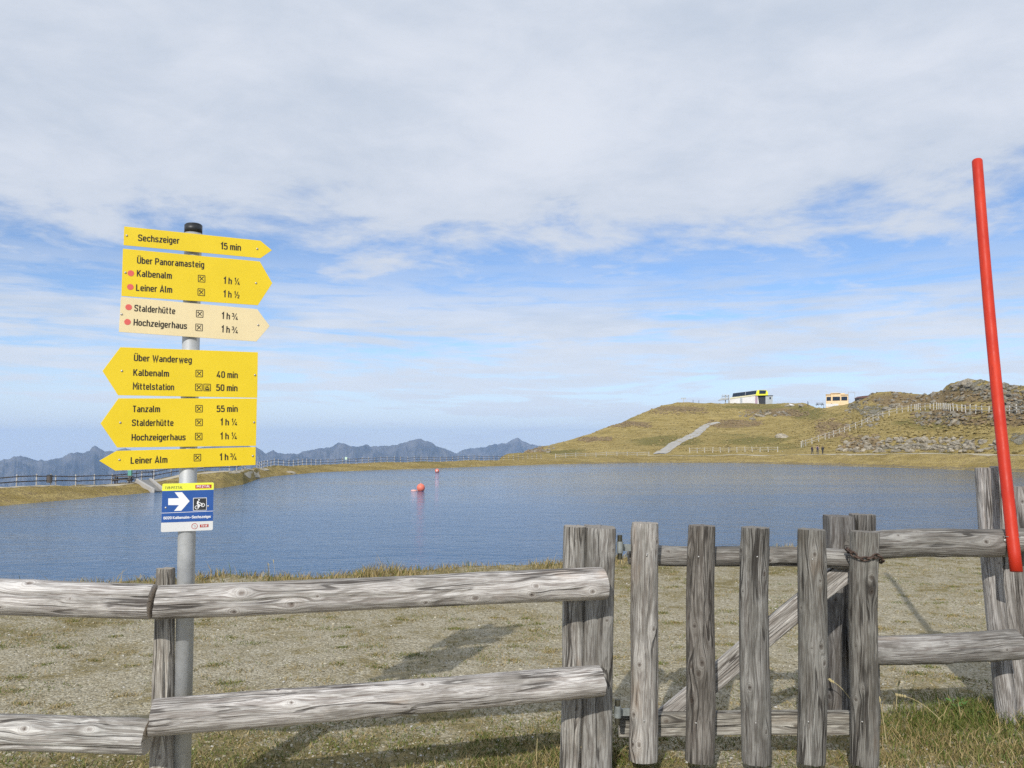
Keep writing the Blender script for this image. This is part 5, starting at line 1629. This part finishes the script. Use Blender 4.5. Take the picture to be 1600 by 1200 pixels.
def blades(name, X, Y, H, Wd, dry, bend=0.5, z=None, kind='stuff'):
    n = len(X)
    Z = gz(X, Y) if z is None else z
    ang = rng.random(n) * 6.28
    d = rng.random(n) * 6.28
    b = bend * (0.3 + rng.random(n)) * H
    lv = [(0.0, 1.0), (0.45, 0.8), (0.8, 0.45)]
    Vs = []
    wx, wy = np.cos(ang) * Wd / 2, np.sin(ang) * Wd / 2
    for t, ww in lv:
        cx = X + np.cos(d) * b * t ** 2; cy = Y + np.sin(d) * b * t ** 2
        cz = Z + H * t * (1 - 0.25 * bend * t) - 0.005
        Vs.append(np.stack([cx - wx * ww, cy - wy * ww, cz], -1)); Vs.append(np.stack([cx + wx * ww, cy + wy * ww, cz], -1))
    Vs.append(np.stack([X + np.cos(d) * b, Y + np.sin(d) * b, Z + H * (1 - 0.25 * bend)], -1))
    V = np.stack(Vs, 1).reshape(-1, 3)
    f = np.array([(0, 1, 3), (0, 3, 2), (2, 3, 5), (2, 5, 4), (4, 5, 6)])
    F = (f[None] + (np.arange(n) * 7)[:, None, None]).reshape(-1, 3)
    me = mesh_np(name, V, F, GRASS, True)
    g1, g2 = np.array([0.075, 0.115, 0.018]), np.array([0.16, 0.175, 0.04])
    s1, s2 = np.array([0.22, 0.165, 0.065]), np.array([0.40, 0.315, 0.15])
    k = rng.random((n, 1)); isdry = (rng.random(n) < dry)[:, None]
    col = np.where(isdry, s1 + (s2 - s1) * k, g1 + (g2 - g1) * k)
    a = me.color_attributes.new('tint', 'FLOAT_COLOR', 'POINT')
    a.data.foreach_set('color', np.concatenate([np.repeat(col, 7, 0), np.ones((n * 7, 1))], 1).astype(np.float32).ravel())
    return tag(obj(name, me), kind=kind)

def tufts(n, y0, y1, per, spread, power, thr, box=None):
    X, Y = sample_area(n, y0, y1, power) if box is None else (box[0] + (box[1] - box[0]) * rng.random(n), box[2] + (box[3] - box[2]) * rng.random(n))
    ok = turf_mask(X, Y) > thr
    X, Y = X[ok], Y[ok]
    X = np.repeat(X, per) + rng.normal(0, spread, len(X) * per); Y = np.repeat(Y, per) + rng.normal(0, spread, len(Y) * per)
    return X, Y
# short grazed turf between the stones
X, Y = tufts(9000, 3.9, 13.0, 9, 0.035, 1.3, 0.0)
dk = np.clip(0.82 - 0.3 * turf_mask(X, Y), 0.3, 0.95)
blades('short_grass', X, Y, 0.010 + 0.022 * rng.random(len(X)), 0.004 + 0.003 * rng.random(len(X)), dk, 1.2)
# separate low cushions of turf and moss between the stones
cx_, cy_ = sample_area(620, 4.4, 12.5, 1.1)
per = 110
rad_ = np.repeat(0.04 + 0.11 * rng.random(len(cx_)) ** 2, per)
X = np.repeat(cx_, per) + rng.normal(0, 1, len(cx_) * per) * rad_ * 0.9
Y = np.repeat(cy_, per) + rng.normal(0, 1, len(cx_) * per) * rad_ * 0.55
dd_ = np.repeat(rng.uniform(0.15, 0.95, len(cx_)), per)
blades('turf_cushions', X, Y, 0.008 + 0.018 * rng.random(len(X)), 0.005 + 0.003 * rng.random(len(X)), dd_, 1.0)
# denser turf close to the fence line
X, Y = tufts(7500, 3.6, 4.9, 10, 0.04, 1.0, -0.25)
fence_y = np.interp(X, [-3, -1.5, 0.45, 1.0, 2.3, 3.5], [3.4, 3.5, 4.05, 4.1, 4.5, 4.8])
g_ = (rng.random(len(X)) < np.exp(-((Y - fence_y - 0.25) / 0.55) ** 2)) & ~((X > 0.7) & (X < 2.0) & (rng.random(len(X)) < 0.75))
X, Y = X[g_], Y[g_]
blades('turf_by_fence', X, Y, 0.012 + 0.032 * rng.random(len(X)) ** 2, 0.0035 + 0.003 * rng.random(len(X)), 0.30, 0.9)
# tall grass clumps at posts
cl = []
for (x, y, n, sp_, hh, dry) in ((925, 1190, 520, 0.09, 0.16, 0.45), (880, 1195, 420, 0.10, 0.13, 0.75), (560, 1215, 380, 0.20, 0.08, 0.6), (345, 1215, 340, 0.16, 0.09, 0.5), (700, 1210, 420, 0.22, 0.09, 0.7), (1000, 1200, 260, 0.12, 0.07, 0.6), (1300, 1175, 300, 0.14, 0.09, 0.6), (1400, 1150, 520, 0.14, 0.13, 0.6),
                         (1470, 1130, 1200, 0.16, 0.11, 0.22), (1530, 1118, 1500, 0.20, 0.15, 0.15), (1590, 1125, 1100, 0.20, 0.20, 0.3), (1500, 1170, 700, 0.22, 0.10, 0.6), (1570, 1180, 800, 0.2, 0.12, 0.6), (1440, 1185, 400, 0.18, 0.08, 0.7), (60, 1215, 420, 0.3, 0.08, 0.5), (1385, 1192, 240, 0.1, 0.09, 0.65), (1350, 1120, 160, 0.1, 0.1, 0.6)):
    c = onz(x, y, 0)
    X = rng.normal(c.x, sp_, n); Y = rng.normal(c.y, sp_ * 0.7, n)
    cl.append((X, Y, hh * 0.68 * (0.3 + 0.8 * rng.random(n) ** 1.5), np.full(n, dry)))
X, Y, H, Dd = [np.concatenate([c[i] for c in cl]) for i in range(4)]
blades('tall_grass', X, Y, H, 0.0035 + 0.003 * rng.random(len(X)), Dd, 0.75)
# dry fringe on the crest of the near bank
n = 16000
azs = np.radians(rng.uniform(-36, 36, n))
r = np.interp(azs, nearA, nearR) + rng.normal(-0.1, 0.35, n)
X, Y = r * np.sin(azs), r * np.cos(azs)
clump = fbm(X * 1.3, Y * 1.3, 0, 3, 71)
ok = rng.random(n) < np.clip(0.6 + clump, 0.1, 1)
X, Y, clump = X[ok], Y[ok], clump[ok]
H = (0.035 + 0.08 * rng.random(len(X))) * (1 + 0.8 * np.clip(clump, 0, 1))
H = np.where(rng.random(len(X)) > 0.985, H * 2.2, H)
blades('bank_top_grass', X, Y, H, 0.009, 0.85, 0.6, z=np.where(np.hypot(X, Y) > near_r(X, Y), -0.5 * (np.hypot(X, Y) - near_r(X, Y)), 0) + gz(X, Y))
# dry seed stalks that can be told apart
def stalk(x, y, tipx, tipy, Yd, lab):
    b = onz(x, y, 0) if Yd is None else at(x, y, Yd)
    t = at(tipx, tipy, b.y)
    m = MB(); pts = []
    for i in range(9):
        s = i / 8
        p = b.lerp(t, s); p.z += 0.03 * math.sin(s * math.pi)
        pts.append(p - b)
    for i in range(8): m.tube(pts[i], pts[i + 1], 0.0022 * (1 - i * .07), n=5, cap=False)
    o = m.build('stem', STRAW, None)
    tnode = thing('grass_stalk', lab, 'grass stalk', b, 0, 'dry grass stalks')
    o.parent = tnode
    e = MB()
    for i in range(7):
        s = 0.78 + 0.035 * i
        p = b.lerp(t, s) - b; p.z += 0.03 * math.sin(s * math.pi)
        e.sphere(p + Vector((random.uniform(-.004, .004), 0, 0)), 0.005, 6, 4, (0.8, 0.8, 1.7))
    e.build('seed_head', STRAW, tnode)
STRAW = plain('dry_straw', (0.50, 0.42, 0.22), 0.8)
for a in ((900, 1185, 955, 1090, 4.0, 'dry stalk leaning right across the left gate post'), (838, 1198, 841, 1130, None, 'dry upright stalk under the lower rail left of the gate'),
          (470, 1205, 480, 1172, None, 'bent pale stalk beneath the middle of the lower rail'), (1400, 1110, 1405, 1065, 4.9, 'thin upright stalk right of the chained picket'),
          (1340, 1110, 1292, 1060, 4.5, 'dry stalk leaning left behind the rightmost picket'), (1385, 1160, 1372, 1085, 4.3, 'dry stalk beside the foot of the rightmost picket'),
          (1470, 1125, 1400, 1085, 4.6, 'long dry stalk arching left over the green tuft'), (430, 905, 427, 875, 10.0, 'pale stalk above the water right of the signpost'), (422, 905, 419, 880, 10.1, 'shorter pale stalk above the water beside a taller one')):
    stalk(*a)

# broad-leaved weeds at the gate post and by the right post
LEAF = plain('weed_leaf', (0.085, 0.20, 0.03), 0.55, var=0.3, scale=30)
def weed(x, y, n, sz, lab):
    c = onz(x, y, 0)
    t = thing('weed_plant', lab, 'plant', c, random.uniform(0, 6), 'green weeds by the posts')
    V = [(0, 0, 0), (0.3, -0.28, 0.12), (0.75, -0.3, 0.2), (1.2, -0.12, 0.16), (1.4, 0, 0.1), (1.2, 0.12, 0.16), (0.75, 0.3, 0.2), (0.3, 0.28, 0.12), (0.7, 0, 0.12)]
    F = [(0, 1, 8), (1, 2, 8), (2, 3, 8), (3, 4, 8), (4, 5, 8), (5, 6, 8), (6, 7, 8), (7, 0, 8)]
    lmesh = mesh_np('leaf', np.array(V) * sz, F, LEAF, True)
    for i in range(n):
        o = obj('leaf', lmesh, t)
        hgt = random.uniform(0.0, 0.11)
        o.location = (random.gauss(0, 0.025), random.gauss(0, 0.025), hgt)
        o.rotation_euler = (random.uniform(-.3, .3), random.uniform(-0.9, 0.1), random.uniform(0, 6.28))
        s = random.uniform(0.6, 1.2); o.scale = (s, s, s)
weed(912, 1180, 34, 0.035, 'bright green leafy weed at the foot of the gate post')
weed(1556, 1108, 30, 0.032, 'bright green leafy weed below the leaning posts')
weed(1500, 1120, 22, 0.026, 'low green weed in the long grass left of the leaning posts')
